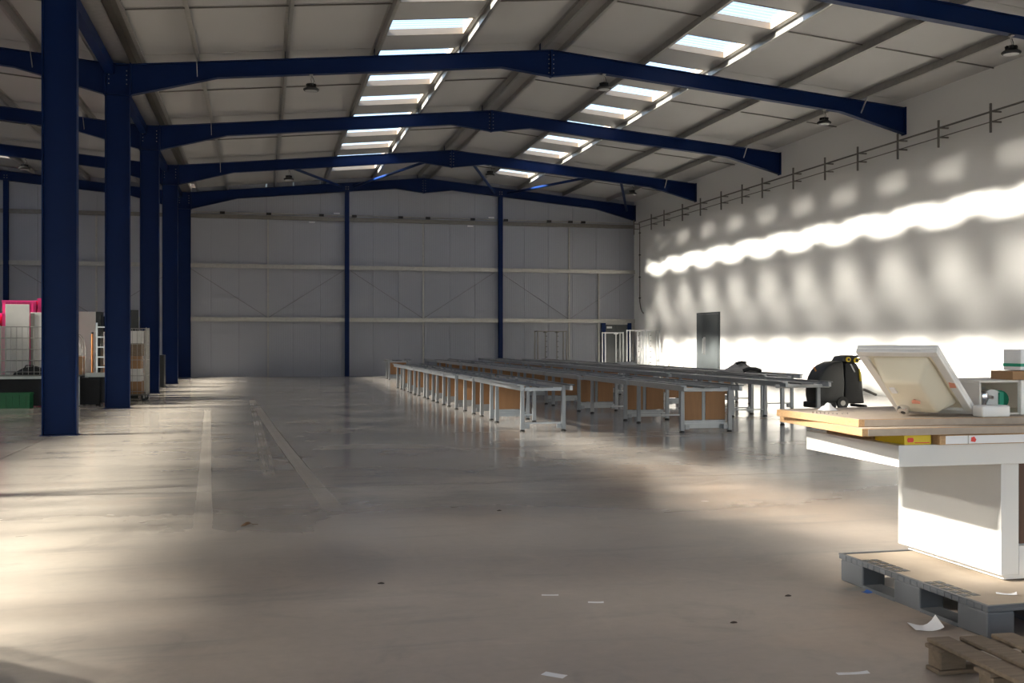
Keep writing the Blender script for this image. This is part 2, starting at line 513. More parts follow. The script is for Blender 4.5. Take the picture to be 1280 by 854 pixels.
for sh in (0.0, -SPAN):
    for c in CELLS:
        sky = c[0] == 's'
        a, b = (c[1], c[2]) if sky else c
        a += sh
        b += sh
        if sky:
            e = [YF - 0.3]
            for o0, o1 in OPEN:
                if o0 > YF + 1:
                    e += [o0, o1]
            e += [YB + 0.13]
            spans = [(e[i], e[i + 1]) for i in range(0, len(e), 2)]
            lastend = spans[-1]
            cuts = [s_ for s_ in seams if lastend[0] + 0.6 < s_ < lastend[1] - 0.6]
            spans = spans[:-1] + list(zip([lastend[0]] + cuts, cuts + [lastend[1]]))
            opens = [(e[i], e[i + 1]) for i in range(1, len(e) - 1, 2)]
        else:
            spans = list(zip(seams, seams[1:]))
            opens = []
        for y0, y1 in spans:
            deck.hexa(slab_pts(a, b, y0 - (0 if sky else 0.01), y1 + (0 if sky else 0.01), sh, PT + 0.002, PT + 0.03))
            pts = slab_pts(a + 0.003, b - 0.003, y0 + 0.011, y1 - 0.011, sh, PB, PT)
            if y1 > 17.5 and (sh == 0.0 or a > -11.5):
                MB().hexa(pts).build('roof_panel', 'panel', ceil)
            else:
                rest.hexa(pts)
        for y0, y1 in opens:
            win_n += 1
            w = MB()
            t = 0.035
            lo, hi = PB - 0.005, PT + 0.045
            w.hexa(slab_pts(a + 0.06, a + 0.06 + t, y0, y1, sh, lo, hi)).hexa(slab_pts(b - 0.06 - t, b - 0.06, y0, y1, sh, lo, hi))
            w.hexa(slab_pts(a + 0.06 + t, b - 0.06 - t, y0, y0 + t, sh, lo, hi)).hexa(slab_pts(a + 0.06 + t, b - 0.06 - t, y1 - t, y1, sh, lo, hi))
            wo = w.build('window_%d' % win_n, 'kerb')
            side = 'left slope' if b - sh < XA else 'right slope'
            tag(wo, 'rooflight with white kerb in the %s of the %s roof' % (side, 'main' if sh == 0 else 'far left'), None, 'rooflights in strips along the roof', 'structure')
            g = MB()
            n = 7
            q = (y1 - y0 - 2 * t) / n
            for i in range(n):
                ya = y0 + t + i * q
                g.hexa(slab_pts(a + 0.05, b - 0.05, ya, ya + q * 0.72, sh, hi - 0.012, hi - 0.008))
                g.hexa(slab_pts(a + 0.05, b - 0.05, ya + q * 0.72, ya + q, sh, hi + 0.010, hi + 0.014))
            g.build('pane', 'glass', wo)
            # flashing between kerb and purlins
            fla = MB().hexa(slab_pts(a, a + 0.06, y0, y1, sh, PB, PB + 0.1)).hexa(slab_pts(b - 0.06, b, y0, y1, sh, PB, PB + 0.1))
            fla.build('flashing', 'galv', wo)
    for px in PURL:
        x = px + sh
        z = T(x, sh)
        d = 1 if px < XA else -1
        p = MB().box(x - 0.008, YF, z + 0.004, x + 0.008, YB, z + 0.2)
        p.box(x - (0.07 if d > 0 else 0), YF, z + 0.188, x + (0.07 if d < 0 else 0), YB, z + 0.2)
        p.box(x - (0 if d > 0 else 0.07), YF, z + 0.004, x + (0 if d < 0 else 0.07), YB, z + 0.018)
        p.build('purlin', 'galv', ceil)
for sh in (0.0, -SPAN):
    for c in CELLS:
        if c[0] == 's' or c[1] - c[0] < 0.5: continue
        for k in range(-2, 3):
            ym = FR[k] + BAY / 2 + (0.05 if c[0] < XA else -0.05)
            a, b = c[0] + sh + 0.02, c[1] + sh - 0.02
            if sh < 0 and a < -12: continue
            MB().tube((a, ym, T(a, sh) + 0.185), (b, ym, T(b, sh) + 0.185), 0.016, 6).build('sag_bar', 'galv_dark', ceil)
# cleats carrying the purlins on each frame
cleat_me = MB().box(-0.012, -0.06, 0, 0.0, 0.06, 0.17).mesh('purlin_cleat', 'blue')
for k in range(-1, 4):
    for px in PURL[1:]:
        o = bpy.data.objects.new('purlin_cleat', cleat_me)
        COL.objects.link(o)
        o.parent = ceil
        o.location = (px - (0.012 if px < XA else -0.02), FR[k], T(px))
tag(deck.build('roof_deck', 'galv_dark', ceil), None, None, None, 'stuff')
tag(rest.build('roof_panel', 'panel', ceil), None, None, None, 'stuff')
# valley gutter over the column row
gz = T(XC) + 0.01
gt = MB().box(-3.62, YF, gz + 0.05, -2.86, YB, gz + 0.07).box(-3.62, YF, gz + 0.05, -3.60, YB, gz + 0.36).box(-2.88, YF, gz + 0.05, -2.86, YB, gz + 0.36)
gt.build('valley_gutter', 'galv', ceil)
MB().box(-3.66, YF, gz + 0.36, -2.56, YB, gz + 0.38).build('gutter_cover', 'galv_dark', ceil)
vb = MB().box(-3.40, YF, gz - 0.22, -3.22, YB, gz + 0.02)
vb.build('valley_beam', 'blue', ceil)

# ---- portal frames
def rafter_parts(parent, xl, xr, xa, sh):
    def tp(x):
        return T(x, sh)
    hl = 1.9
    def bot(x):
        d = 0.36
        if x - xl < hl: d = 0.36 + 0.32 * (1 - (x - xl) / hl)
        if xr - x < hl: d = 0.36 + 0.32 * (1 - (xr - x) / hl)
        if abs(x - xa) < 1.25: d = 0.36 + 0.27 * (1 - abs(x - xa) / 1.25)
        return tp(x) - d
    def seg(name, pts):
        web = MB()
        for a, b in zip(pts, pts[1:]):
            web.prism([(a, bot(a)), (b, bot(b)), (b, tp(b)), (a, tp(a))], -0.008, 0.008)
        web.build(name, 'blue', parent)
    def flange(name, pts, fn, dz0, dz1):
        m = MB()
        for a, b in zip(pts, pts[1:]):
            m.hexa([(a, -0.095, fn(a) + dz0), (b, -0.095, fn(b) + dz0), (b, 0.095, fn(b) + dz0), (a, 0.095, fn(a) + dz0),
                    (a, -0.095, fn(a) + dz1), (b, -0.095, fn(b) + dz1), (b, 0.095, fn(b) + dz1), (a, 0.095, fn(a) + dz1)])
        m.build(name, 'blue', parent)
    seg('eaves_haunch', [xl, xl + hl])
    seg('rafter_web', [xl + hl, xa - 1.25])
    seg('apex_haunch', [xa - 1.25, xa, xa + 1.25])
    seg('rafter_web', [xa + 1.25, xr - hl])
    seg('eaves_haunch', [xr - hl, xr])
    flange('top_flange', [xl, xa], tp, -0.016, 0.0)
    flange('top_flange', [xa, xr], tp, -0.016, 0.0)
    flange('bottom_flange', [xl, xl + hl, xa - 1.25, xa], bot, -0.016, 0.0)
    flange('bottom_flange', [xa, xa + 1.25, xr - hl, xr], bot, -0.016, 0.0)
    MB().box(xa - 0.025, -0.095, bot(xa) - 0.03, xa + 0.025, 0.095, tp(xa) + 0.0).build('apex_plate', 'blue', parent)
    MB().box(xr - 0.025, -0.105, bot(xr) - 0.04, xr, 0.105, tp(xr) + 0.02).build('end_plate', 'blue', parent)
    MB().box(xl, -0.105, bot(xl) - 0.04, xl + 0.025, 0.105, tp(xl) + 0.02).build('end_plate', 'blue', parent)
    b = MB()
    for s_ in (-1, 1):
        for i in range(5):
            zz = bot(xa) + 0.08 + i * 0.11
            b.tube((xa + s_ * 0.06, -0.02, zz), (xa + s_ * 0.06, -0.008, zz), 0.014, 6)
    tag(b.build('bolt_row', 'galv', parent), None, None, None, 'stuff')

FN = {-4: 'farthest behind the camera', -3: 'second behind the camera', -2: 'just above the camera', -1: 'cut by the top right corner', 0: 'foremost in full view', 1: 'second in view', 2: 'third in view', 3: 'against the far gable'}
proto = None
for k in range(-4, 4):
    if proto is None:
        r_ = thing('portal_rafter', '', 'roof beam', (0, FR[k], 0), 0, 'navy rafters of the main roof')
        rafter_parts(r_, XC + 0.265, XW - 0.003, XA, 0.0)
        proto = r_
    else:
        r_ = copy_tree(proto)
        r_.location = (0, FR[k], 0)
    r_['label'] = 'navy steel pitched rafter of the main roof, ' + FN[k]
LN = {-4: 'farthest behind the camera', -3: 'second behind the camera', -2: 'just out of view', -1: 'hidden above the picture', 0: 'foremost in view', 1: 'second in view', 2: 'third in view', 3: 'against the far gable'}
proto = None
for k in range(-4, 4):
    if proto is None:
        r_ = thing('portal_rafter', '', 'roof beam', (0, FR[k], 0), 0, 'navy rafters of the left roof')
        rafter_parts(r_, XL + 0.265, XC - 0.265, XA - SPAN, -SPAN)
        proto = r_
    else:
        r_ = copy_tree(proto)
        r_.location = (0, FR[k], 0)
    r_['label'] = 'navy rafter of the left bay beyond the columns, ' + LN[k]
# fly braces from the outer purlins to the rafters
for px, k in [(px, k) for px in (-1.42, 15.37) for k in (-1, 0, 1, 2)] + [(-4.9, 0), (-4.9, 1)]:
    s_ = 1 if px < XA else -1
    sh_ = 0 if px > XC else -SPAN
    m = MB().bar((px, FR[k] - 0.45, T(px, sh_) + 0.10), (px, FR[k] - 0.10, T(px, sh_) - 0.34), 0.05, 0.012, up=(1, 0, 0))
    tag(m.build('fly_brace', 'galv'), 'light steel fly brace on the %s rafter near the %s' % (['nearest', 'front', 'second', 'third'][k + 1], 'white wall' if px > 0 else ('column row' if px > XC else 'columns in the left bay')), 'brace', 'fly braces')

def column_parts(parent, h):
    MB().box(-0.262, -0.105, 0.0, -0.243, 0.105, h).build('flange', 'blue', parent)
    MB().box(0.243, -0.105, 0.0, 0.262, 0.105, h).build('flange', 'blue', parent)
    MB().box(-0.243, -0.007, 0.0, 0.243, 0.007, h).build('web', 'blue', parent)
    MB().box(-0.262, -0.105, h, 0.262, 0.105, h + 0.02).build('cap_plate', 'blue', parent)
    MB().box(-0.29, -0.13, 0.0, 0.29, 0.13, 0.012).build('base_plate', 'blue', parent)
    for z in (h - 0.68,):
        MB().box(-0.243, -0.10, z, 0.243, 0.10, z + 0.015).build('stiffener', 'blue', parent)
    b = MB()
    for s_ in (-1, 1):
        for i in range(4):
            b.tube((s_ * 0.19, -0.02, h - 0.12 - i * 0.1), (s_ * 0.19, -0.006, h - 0.12 - i * 0.1), 0.014, 6)
    tag(b.build('bolt_row', 'galv', parent), None, None, None, 'stuff')
CN = {-4: 'farthest behind the camera', -3: 'beside the camera to the left', -2: 'just out of view on the left', -1: 'nearest in view, the widest blue column', 0: 'second in view from the left', 1: 'third in view from the left', 2: 'fourth in view from the left', 3: 'against the far gable wall, the last of the row'}
proto = None
HC = T(XC) + 0.0
for k in range(-4, 4):
    if proto is None:
        c_ = thing('steel_column', '', 'column', (XC, FR[k], 0), 0, 'navy columns between the two bays')
        column_parts(c_, HC)
        proto = c_
    else:
        c_ = copy_tree(proto)
        c_.location = (XC, FR[k], 0)
    c_['label'] = 'navy blue I-section steel column, ' + CN[k]
# gable posts
for x, lb in ((3.59, 'navy gable post on the far wall left of the ridge'), (10.37, 'navy gable post on the far wall right of the ridge'), (-10.0, 'navy gable post on the far wall at the left picture edge'), (-16.75, 'navy gable post on the far wall of the hidden left bay')):
    sh = 0.0 if x > XC else -SPAN
    h = T(x, sh) - 0.38
    p = thing('gable_post', lb, 'column', (x, FR[3] - 0.02, 0), 0, 'gable posts')
    MB().box(-0.09, -0.10, 0, 0.09, -0.085, h).build('flange', 'blue', p)
    MB().box(-0.09, 0.085, 0, 0.09, 0.10, h).build('flange', 'blue', p)
    MB().box(-0.006, -0.085, 0, 0.006, 0.085, h).build('web', 'blue', p)
    b = MB()
    for q in (-0.05, 0.05):
        for zz in (h + 0.1, h + 0.2):
            b.tube((q, -0.09, zz), (q, -0.075, zz), 0.016, 6)
    tag(b.build('bolt_row', 'galv', p), None, None, None, 'stuff')
# roof bracing tubes in the last bay
BR = [((1.1, 7.80), (3.35, 8.22), 'meeting the left gable post from the left'), ((5.9, 8.20), (3.9, 8.24), 'from the left gable post to the ridge'),
      ((7.75, 8.20), (10.1, 8.16), 'from ridge to right gable post'), ((12.45, 7.90), (10.7, 8.16), 'from right gable post towards the wall'), ((13.6, 7.78), (16.3, 7.55), 'dropping to the corner by the white wall')]
for (xa, za), (xb, zb), lb in BR:
    m = MB().tube((xa, FR[2] + 0.02, za - 0.02), (xb, FR[3] - 0.02, zb - 0.04), 0.055, 10)
    tag(m.build('roof_brace', 'blue', None, 0, True), 'blue roof brace tube in last bay ' + lb, 'brace', 'tubular roof braces')

# ------------------------------------------------------------------ conduits and brackets
for k, yb in enumerate((19.6, 21.45, 23.4, 25.15, 27.1, 28.9, 30.85, 33.0, 34.55, 36.3, 38.2, 40.0, 42.0, 43.5, 45.7)):
    b = thing('conduit_bracket', 'galvanised T-shaped conduit bracket on the white wall, %s from the near end' % ORD[k], 'bracket', (XW, yb, 6.70), 0, 'conduit brackets along the white wall')
    MB().box(-0.30, -0.022, -0.36, -0.26, 0.022, 0.32).build('strut', 'galv_dark', b)
    MB().box(-0.28, -0.018, 0.115, 0.0, 0.018, 0.15).build('arm', 'galv_dark', b)
    MB().box(-0.28, -0.018, -0.12, 0.0, 0.018, -0.085).build('arm', 'galv_dark', b)
for dz, r, lb in ((0.165, 0.024, 'upper'), (-0.072, 0.014, 'thin lower')):
    pts = [(XW - 0.15, YF, 6.70 + dz), (XW - 0.15, 45.4, 6.70 + dz)]
    tag(MB().path(pts, r, 8).build('wall_conduit', 'galv_dark', None, 0, True), lb + ' grey conduit running the length of the white wall', 'conduit')
pts = [(XW - 0.15, 45.4, 6.865), (XW - 0.10, 45.50, 6.84), (XW - 0.05, 45.58, 6.72), (XW - 0.04, 45.6, 6.5)]
pts += [(XW - 0.04, 45.6, z) for z in (6.0, 5.0, 4.0, 3.3)] + [(XW - 0.05, 45.45, 3.02), (XW - 0.08, 45.2, 2.85), (XW - 0.10, 44.95, 2.76)]
dc = thing('drop_cable', 'dark cable drop in the far right corner with a loose curled end', 'cable', (0, 0, 0))
MB().path(pts, 0.022, 8).build('cable', 'galv_dark', dc, 0, True)
for z in (6.4, 5.4, 4.4, 3.45):
    MB().box(XW - 0.075, 45.555, z, XW - 0.0, 45.645, z + 0.04).build('saddle_clip', 'black', dc)
# conduit along the far gable wall with its boxes
gc = thing('gable_conduit', 'thin conduit with black clips along the top rail of the far wall', 'conduit', (0, 0, 0))
for xa_, xb_ in ((-2.8, 3.48), (3.70, 10.26), (10.48, 16.5)):
    MB().tube((xa_, YB - 0.21, 6.92), (xb_, YB - 0.21, 6.92), 0.022, 8).build('pipe', 'galv', gc, 0, True)
for x in (-1.6, 0.3, 2.5, 3.9, 5.9, 7.1, 9.1, 10.6, 12.6, 13.6, 14.2):
    MB().box(x - 0.10, YB - 0.25, 6.86, x + 0.10, YB - 0.152, 6.96).build('clip', 'black', gc)
for x in (2.1, 3.15, 9.0, 9.95):
    o = MB().box(x - 0.13, YB - 0.19, 6.98 if x in (3.15, 9.95) else 6.58, x + 0.13, YB - 0.152, 7.04 if x in (3.15, 9.95) else 6.64).build('label_plate', 'paper', gc)

# ------------------------------------------------------------------ doors
d1 = MB()
dy0, dy1 = 37.0, 39.15
d1.box(XW - 0.03, dy0, 0, XW, dy0 + 0.07, 2.62).box(XW - 0.03, dy1 - 0.07, 0, XW, dy1, 2.62).box(XW - 0.03, dy0 + 0.07, 2.55, XW, dy1 - 0.07, 2.62)
d1 = tag(d1.build('door_1', 'grey_door'), 'dark grey flush door with steel pull handle in the white wall', None, None, 'structure')
MB().box(XW - 0.05, dy0 + 0.075, 0.01, XW - 0.002, dy1 - 0.62, 2.545).build('door_leaf', 'grey_door', d1, 0.004)
MB().box(XW - 0.05, dy1 - 0.61, 0.01, XW - 0.002, dy1 - 0.075, 2.545).build('side_leaf', 'grey_door', d1, 0.004)
hd = MB().tube((XW - 0.11, dy1 - 0.78, 1.05), (XW - 0.11, dy1 - 0.78, 1.62), 0.022, 8)
hd.tube((XW - 0.11, dy1 - 0.78, 1.12), (XW - 0.05, dy1 - 0.78, 1.12), 0.016, 6).tube((XW - 0.11, dy1 - 0.78, 1.55), (XW - 0.05, dy1 - 0.78, 1.55), 0.016, 6)
hd.build('pull_handle', 'steel', d1, 0, True)
MB().box(XW - 0.056, dy1 - 0.90, 1.0, XW - 0.05, dy1 - 0.70, 1.67).build('handle_plate', 'steel', d1)

d2 = MB().box(15.12, YB - 0.16, 0, 15.30, YB - 0.002, 2.44).box(16.36, YB - 0.16, 0, 16.54, YB - 0.002, 2.44)
d2 = tag(d2.build('door_2', 'blue'), 'dark double door between two navy posts in the far gable wall', None, None, 'structure')
MB().box(15.30, YB - 0.12, 2.28, 16.36, YB - 0.002, 2.40).build('door_head', 'galv', d2)
MB().box(15.31, YB - 0.08, 0.01, 15.825, YB - 0.004, 2.27).build('door_leaf', 'grey_door', d2)
MB().box(15.835, YB - 0.08, 0.01, 16.35, YB - 0.004, 2.27).build('door_leaf', 'grey_door', d2)
MB().box(15.37, YB - 0.092, 2.10, 15.62, YB - 0.08, 2.19).build('sign_plate', 'paper', d2)
MB().box(16.56, YB - 0.12, 0, 16.70, YB - 0.002, 2.44).build('door_jamb', 'galv', d2)
MB().box(14.96, YB - 0.10, 0, 15.02, YB - 0.002, 4.6).build('jamb_rail', 'galv', d2)

# ------------------------------------------------------------------ hanging high-bay lamps
def lamp_proto():
    t = thing('high_bay_lamp', '', 'lamp', (0, 0, 0), 0, 'round high-bay lamps hung under the rafters')
    MB().lathe([(0, -0.37), (0.165, -0.37), (0.185, -0.345), (0.185, -0.325), (0.15, -0.30), (0.10, -0.27), (0.0, -0.27)], 20).build('housing', 'black', t, 0, True)
    MB().lathe([(0, -0.378), (0.145, -0.374), (0.145, -0.369), (0, -0.369)], 20).build('lens', 'lens', t, 0, True)
    d = MB().lathe([(0, -0.275), (0.085, -0.275), (0.075, -0.20), (0.0, -0.20)], 12)
    for i in range(10):
        a = 2 * math.pi * i / 10
        d.bar((0.04 * math.cos(a), 0.04 * math.sin(a), -0.235), (0.115 * math.cos(a), 0.115 * math.sin(a), -0.245), 0.008, 0.075)
    d.build('heat_sink', 'black', t)
    MB().path([(0, 0, -0.20), (0.012, 0, -0.15), (-0.01, 0, -0.10), (0.01, 0, -0.05), (0, 0, 0.0)], 0.010, 6).build('hanging_chain', 'galv', t)
    MB().path([(0.03, 0, -0.2), (0.07, 0.02, -0.14), (0.05, 0.03, -0.07), (0.0, 0, 0.0)], 0.006, 5).build('supply_cable', 'black', t)
    MB().box(-0.04, -0.05, -0.012, 0.04, 0.05, 0.012).build('beam_clamp', 'galv', t)
    return t
lp = lamp_proto()
LAMPS = [(1.13, 0, 'under the front rafter left of the ridge'), (8.3, 0, 'under the front rafter just right of the ridge'), (14.35, 0, 'under the front rafter near the white wall'),
         (14.46, -1, 'at the top right corner under the nearest rafter'), (0.96, 2, 'under the third rafter at the far left'), (8.4, 2, 'under the third rafter beside the ridge'), (14.06, 2, 'under the third rafter near the white wall'), (-7.9, 2, 'in the left bay between the columns')]
for i, (x, k, lb) in enumerate(LAMPS):
    o = lp if i == 0 else copy_tree(lp)
    sh = 0.0 if x > XC else -SPAN
    z = T(x, sh) - 0.36 - 0.016
    if abs(x - 14.4) < 0.5: z -= 0.0
    if x > XW - 0.003 - 1.9: z -= 0.32 * (1 - (XW - x) / 1.9)
    o.location = (x, FR[k], z - 0.012)
    o['label'] = 'black round high-bay lamp hanging ' + lb

# ------------------------------------------------------------------ bench frames
def bench_proto(length, width, inset, panels, tube=False):
    t = thing('bench_frame', '', 'bench', (0, 0, 0), 0, None)
    w2 = width
    y0, y1 = inset, length - inset
    for x in (0.045, w2 - 0.045):
        for y in (y0, y1):
            lg = MB().hexa([(x - 0.036, y - 0.03, 0.03), (x + 0.036, y - 0.03, 0.03), (x + 0.036, y + 0.03, 0.03), (x - 0.036, y + 0.03, 0.03),
                            (x - 0.030, y - 0.03, 0.76), (x + 0.030, y - 0.03, 0.76), (x + 0.030, y + 0.03, 0.76), (x - 0.030, y + 0.03, 0.76)]).build('leg', 'leg', t, 0.006)
            MB().lathe([(0, 0), (0.045, 0), (0.045, 0.012), (0.025, 0.03), (0, 0.03)], 10, (x, y, 0)).build('foot', 'black', lg)
    for x, s_ in ((-0.02, -1), (w2 + 0.02, 1)):
        MB().box(x - 0.028, 0.0, 0.690, x + 0.028, length, 0.765).build('long_rail', 'alu', t, 0.006)
        MB().box(x - 0.05 + 0.02 * s_, 0.02, 0.767, x + 0.05 + 0.02 * s_, length - 0.02, 0.785).build('top_channel', 'alu' if s_ < 0 else 'dark_alu', t)
    for y in (y0, y1):
        MB().box(0.08, y - 0.025, 0.675, w2 - 0.08, y + 0.025, 0.735).build('cross_rail', 'alu', t)
    MB().box(0.085, y0 - 0.012, 0.125, w2 - 0.085, y0 + 0.012, 0.15).build('foot_bar', 'alu', t)
    MB().box(0.082, y1 - 0.012, 0.125, w2 - 0.082, y1 + 0.012, 0.15).build('foot_bar', 'alu', t)
    for x in (0.125, w2 - 0.125):
        MB().box(x - 0.038, y0 - 0.035, 0.05, x + 0.038, y0 + 0.035, 0.125).build('cable_box', 'leg', t, 0.004)
    MB().box(w2 * 0.35, 0.04, 0.735, w2 * 0.65, length - 0.04, 0.76).build('cable_tray', 'dark_alu', t)
    if panels:
        yp = y0 + 0.09
        if panels == 2:
            g = 0.07
            MB().box(0.085, yp, 0.20, w2 / 2 - g / 2, yp + 0.018, 0.665).build('end_panel', 'wood_panel', t)
            MB().box(w2 / 2 + g / 2, yp, 0.20, w2 - 0.085, yp + 0.018, 0.665).build('end_panel', 'wood_panel', t)
            MB().box(w2 / 2 - 0.025, yp + 0.005, 0.165, w2 / 2 + 0.025, yp + 0.03, 0.67).build('panel_post', 'leg', t)
        else:
            MB().box(0.085, yp, 0.20, w2 - 0.085, yp + 0.018, 0.665).build('end_panel', 'wood_panel', t)
        MB().box(0.085, yp - 0.01, 0.06, w2 - 0.085, yp + 0.012, 0.185).build('panel_skirt', 'alu', t)
        MB().box(w2 - 0.085, y0 + 0.13, 0.24, w2 - 0.067, y1 - 0.13, 0.64).build('modesty_panel', 'wood_panel' if panels == 1 else 'alu', t)
    if tube:
        MB().tube((-0.12, y0 - 0.06, 0.70), (w2 + 0.14, y0 - 0.06, 0.70), 0.032, 12).build('end_tube', 'white', t, 0, True)
    return t
ROWS = [
    ('row by the columns', 4.20, 0.80, [(16.95, 2.5, 0.25, 0, False)] + [(19.52 + 1.66 * i, 1.6, 0.31, 1, False) for i in range(9)]),
    ('second row', 6.64, 0.93, [(16.12 + 2.76 * i, 2.70, 0.30, 2, False) for i in range(10)]),
    ('third row', 9.08, 0.80, [(17.22 + 2.76 * i, 2.70, 0.30, 0 if i < 2 else 1, i == 0) for i in range(10)]),
    ('row by the white wall', 10.62, 0.80, [(21.2 + 2.76 * i, 2.70, 0.30, 0 if i % 2 == 0 else 1, False) for i in range(8)]),
]
cache = {}
for lb, x, w, items in ROWS:
    for i, (y, ln, ins, pn, tb) in enumerate(items):
        key = (ln, w, ins, pn, tb)
        if key not in cache:
            cache[key] = bench_proto(*[ln, w, ins, pn, tb])
            o = cache[key]
        else:
            o = copy_tree(cache[key])
        o.location = (x + random.uniform(-0.06, 0.06), y, 0)
        o.rotation_euler.z = random.uniform(-0.015, 0.015) if ln < 2 else random.uniform(-0.006, 0.006)
        o['group'] = 'bench frames set out in rows'
        ext = ' with brown end panels' if pn == 2 else (' with a brown end panel' if pn == 1 else (' with a white end tube' if tb else ' without brown panels'))
        o['label'] = 'grey bench frame, %s in the %s%s' % (ORD[i], lb, ext)
        if lb == 'row by the columns' and i == 0:
            o['label'] = 'open grey bench frame at the near end of the row closest to the columns'
fb = copy_tree(cache[(1.6, 0.80, 0.31, 1, False)])
fb.location = (4.85, 41.6, 0)
fb['label'] = 'lone bench frame with brown panel standing off by the far wall'

# jacket left on the benches
jk = thing('fleece_jacket', 'crumpled grey fleece jacket lying on the bench row by the white wall', 'jacket', (10.95, 23.2, 0.785))
bm_v = MB()
n1, n2 = 18, 12
rnd = random.Random(3)
vs, fs = [], []
for i in range(n1):
    for j in range(n2):
        u, v = i / (n1 - 1), j / (n2 - 1)
        x = (u - 0.5) * 0.95
        y = (v - 0.5) * 0.5
        e = max(0.0, 1 - (2 * u - 1) ** 2) * max(0.0, 1 - (2 * v - 1) ** 2)
        z = 0.004 + e ** 0.6 * (0.10 + 0.13 * math.exp(-((u - 0.55) / 0.22) ** 2)) * (0.8 + 0.25 * math.sin(9 * u + 5 * v) + 0.15 * rnd.random())
        vs.append((x, y, z))
for i in range(n1 - 1):
    for j in range(n2 - 1):
        fs.append((i * n2 + j, (i + 1) * n2 + j, (i + 1) * n2 + j + 1, i * n2 + j + 1))
k0 = len(vs)
vs += [(p[0], p[1], 0.0) for p in vs]
fs += [tuple(q + k0 for q in f)[::-1] for f in fs]
bm_v.add(vs, fs)
bm_v.build('body_cloth', 'grey_cloth', jk, 0, True)
MB().path([(0.0, -0.26, 0.03), (0.15, -0.28, 0.08), (0.32, -0.26, 0.07), (0.46, -0.2, 0.03)], 0.045, 8).build('sleeve', 'dark_cloth', jk, 0, True)
MB().path([(-0.1, -0.1, 0.19), (0.02, -0.12, 0.235), (0.14, -0.1, 0.22)], 0.03, 8).build('collar', 'dark_cloth', jk, 0, True)
cv = MB()
cv.add([(-0.3, -0.35, 0.0), (0.3, -0.3, 0.0), (0.28, 0.3, 0.07), (-0.28, 0.28, 0.05), (-0.3, -0.35, 0.012), (0.3, -0.3, 0.012), (0.28, 0.3, 0.085), (-0.28, 0.28, 0.065)],
       [(3, 2, 1, 0), (4, 5, 6, 7), (0, 1, 5, 4), (1, 2, 6, 5), (2, 3, 7, 6), (3, 0, 4, 7)])
tag(cv.build('loose_sheet', 'alu', None, 0, False, (11.0, 31.2, 0.785)), 'loose pale metal sheet lying askew on the bench row', 'sheet')

# ------------------------------------------------------------------ wheeled rail racks by the far door
def rack(name, label, x0, x1, y, h, m, hooks, group, depth=0.5, posts=()):
    t = thing(name, label, 'rack', ((x0 + x1) / 2, y, 0), 0, group)
    w = (x1 - x0) / 2
    for sx in (-1, 1):
        for sy in (-1, 1):
            MB().box(sx * w - 0.022, sy * depth / 2 - 0.022, 0.02, sx * w + 0.022, sy * depth / 2 + 0.022, h).build('post', m, t)
    for sy in (-1, 1):
        MB().box(-w + 0.022, sy * depth / 2 - 0.018, h - 0.05, w - 0.022, sy * depth / 2 + 0.018, h - 0.01).build('top_rail', m, t)
        MB().box(-w + 0.022, sy * depth / 2 - 0.018, 0.10, w - 0.022, sy * depth / 2 + 0.018, 0.14).build('base_rail', m, t)
    for sx in (-1, 1):
        MB().box(sx * w - 0.018, -depth / 2 + 0.022, h - 0.05, sx * w + 0.018, depth / 2 - 0.022, h - 0.01).build('side_rail', m, t)
        MB().box(sx * w - 0.018, -depth / 2 + 0.022, 0.0, sx * w + 0.018, depth / 2 - 0.022, 0.06).build('foot_rail', m, t)
    for px in posts:
        po = MB().box(px - 0.018, -0.02, 0.14, px + 0.018, 0.02, h - 0.05).build('hook_post', m, t)
        MB().box(px - 0.03, -depth / 2, h - 0.09, px + 0.03, depth / 2, h - 0.055).build('post_bar', m, t)
        if hooks:
            for i in range(7):
                z = 0.35 + i * (h - 0.6) / 6
                MB().box(px + 0.018, -0.014, z, px + 0.075, 0.014, z + 0.03).build('hook', 'black', po)
    return t
rack('display_rack', 'dark slim open rail rack by the far wall, left of the door', 11.58, 12.87, 44.6, 1.97, 'galv_dark', True, 'open rail racks by the far door', 0.5, (-0.24, 0.28))
rack('display_rack', 'bright steel rail rack standing right in front of the far door', 14.25, 15.05, 43.4, 1.90, 'steel', True, 'open rail racks by the far door', 0.4, (0.15,))
rack('display_rack', 'bright steel rail rack between the far door and the corner', 15.22, 15.85, 43.0, 2.0, 'steel', True, 'open rail racks by the far door', 0.4, (0.10,))
rack('display_rack', 'bright steel rail rack standing closest to the white wall', 15.95, 16.55, 43.0, 2.0, 'steel', True, 'open rail racks by the far door', 0.4, (-0.08,))
for i, (x, y, lb) in enumerate(((16.2, 41.3, 'left of the two'), (16.25, 38.9 + 0.9, 'right of the two'))):
    t = tag(MB().bar((x - 0.2, y - 0.3, 0.02), (x + 0.40, y, 0.98), 0.03, 0.02).build('leaning_rod', 'galv_dark'), 'thin grey rod leaning on the white wall, ' + lb, 'rod', 'rods leaning on the white wall')

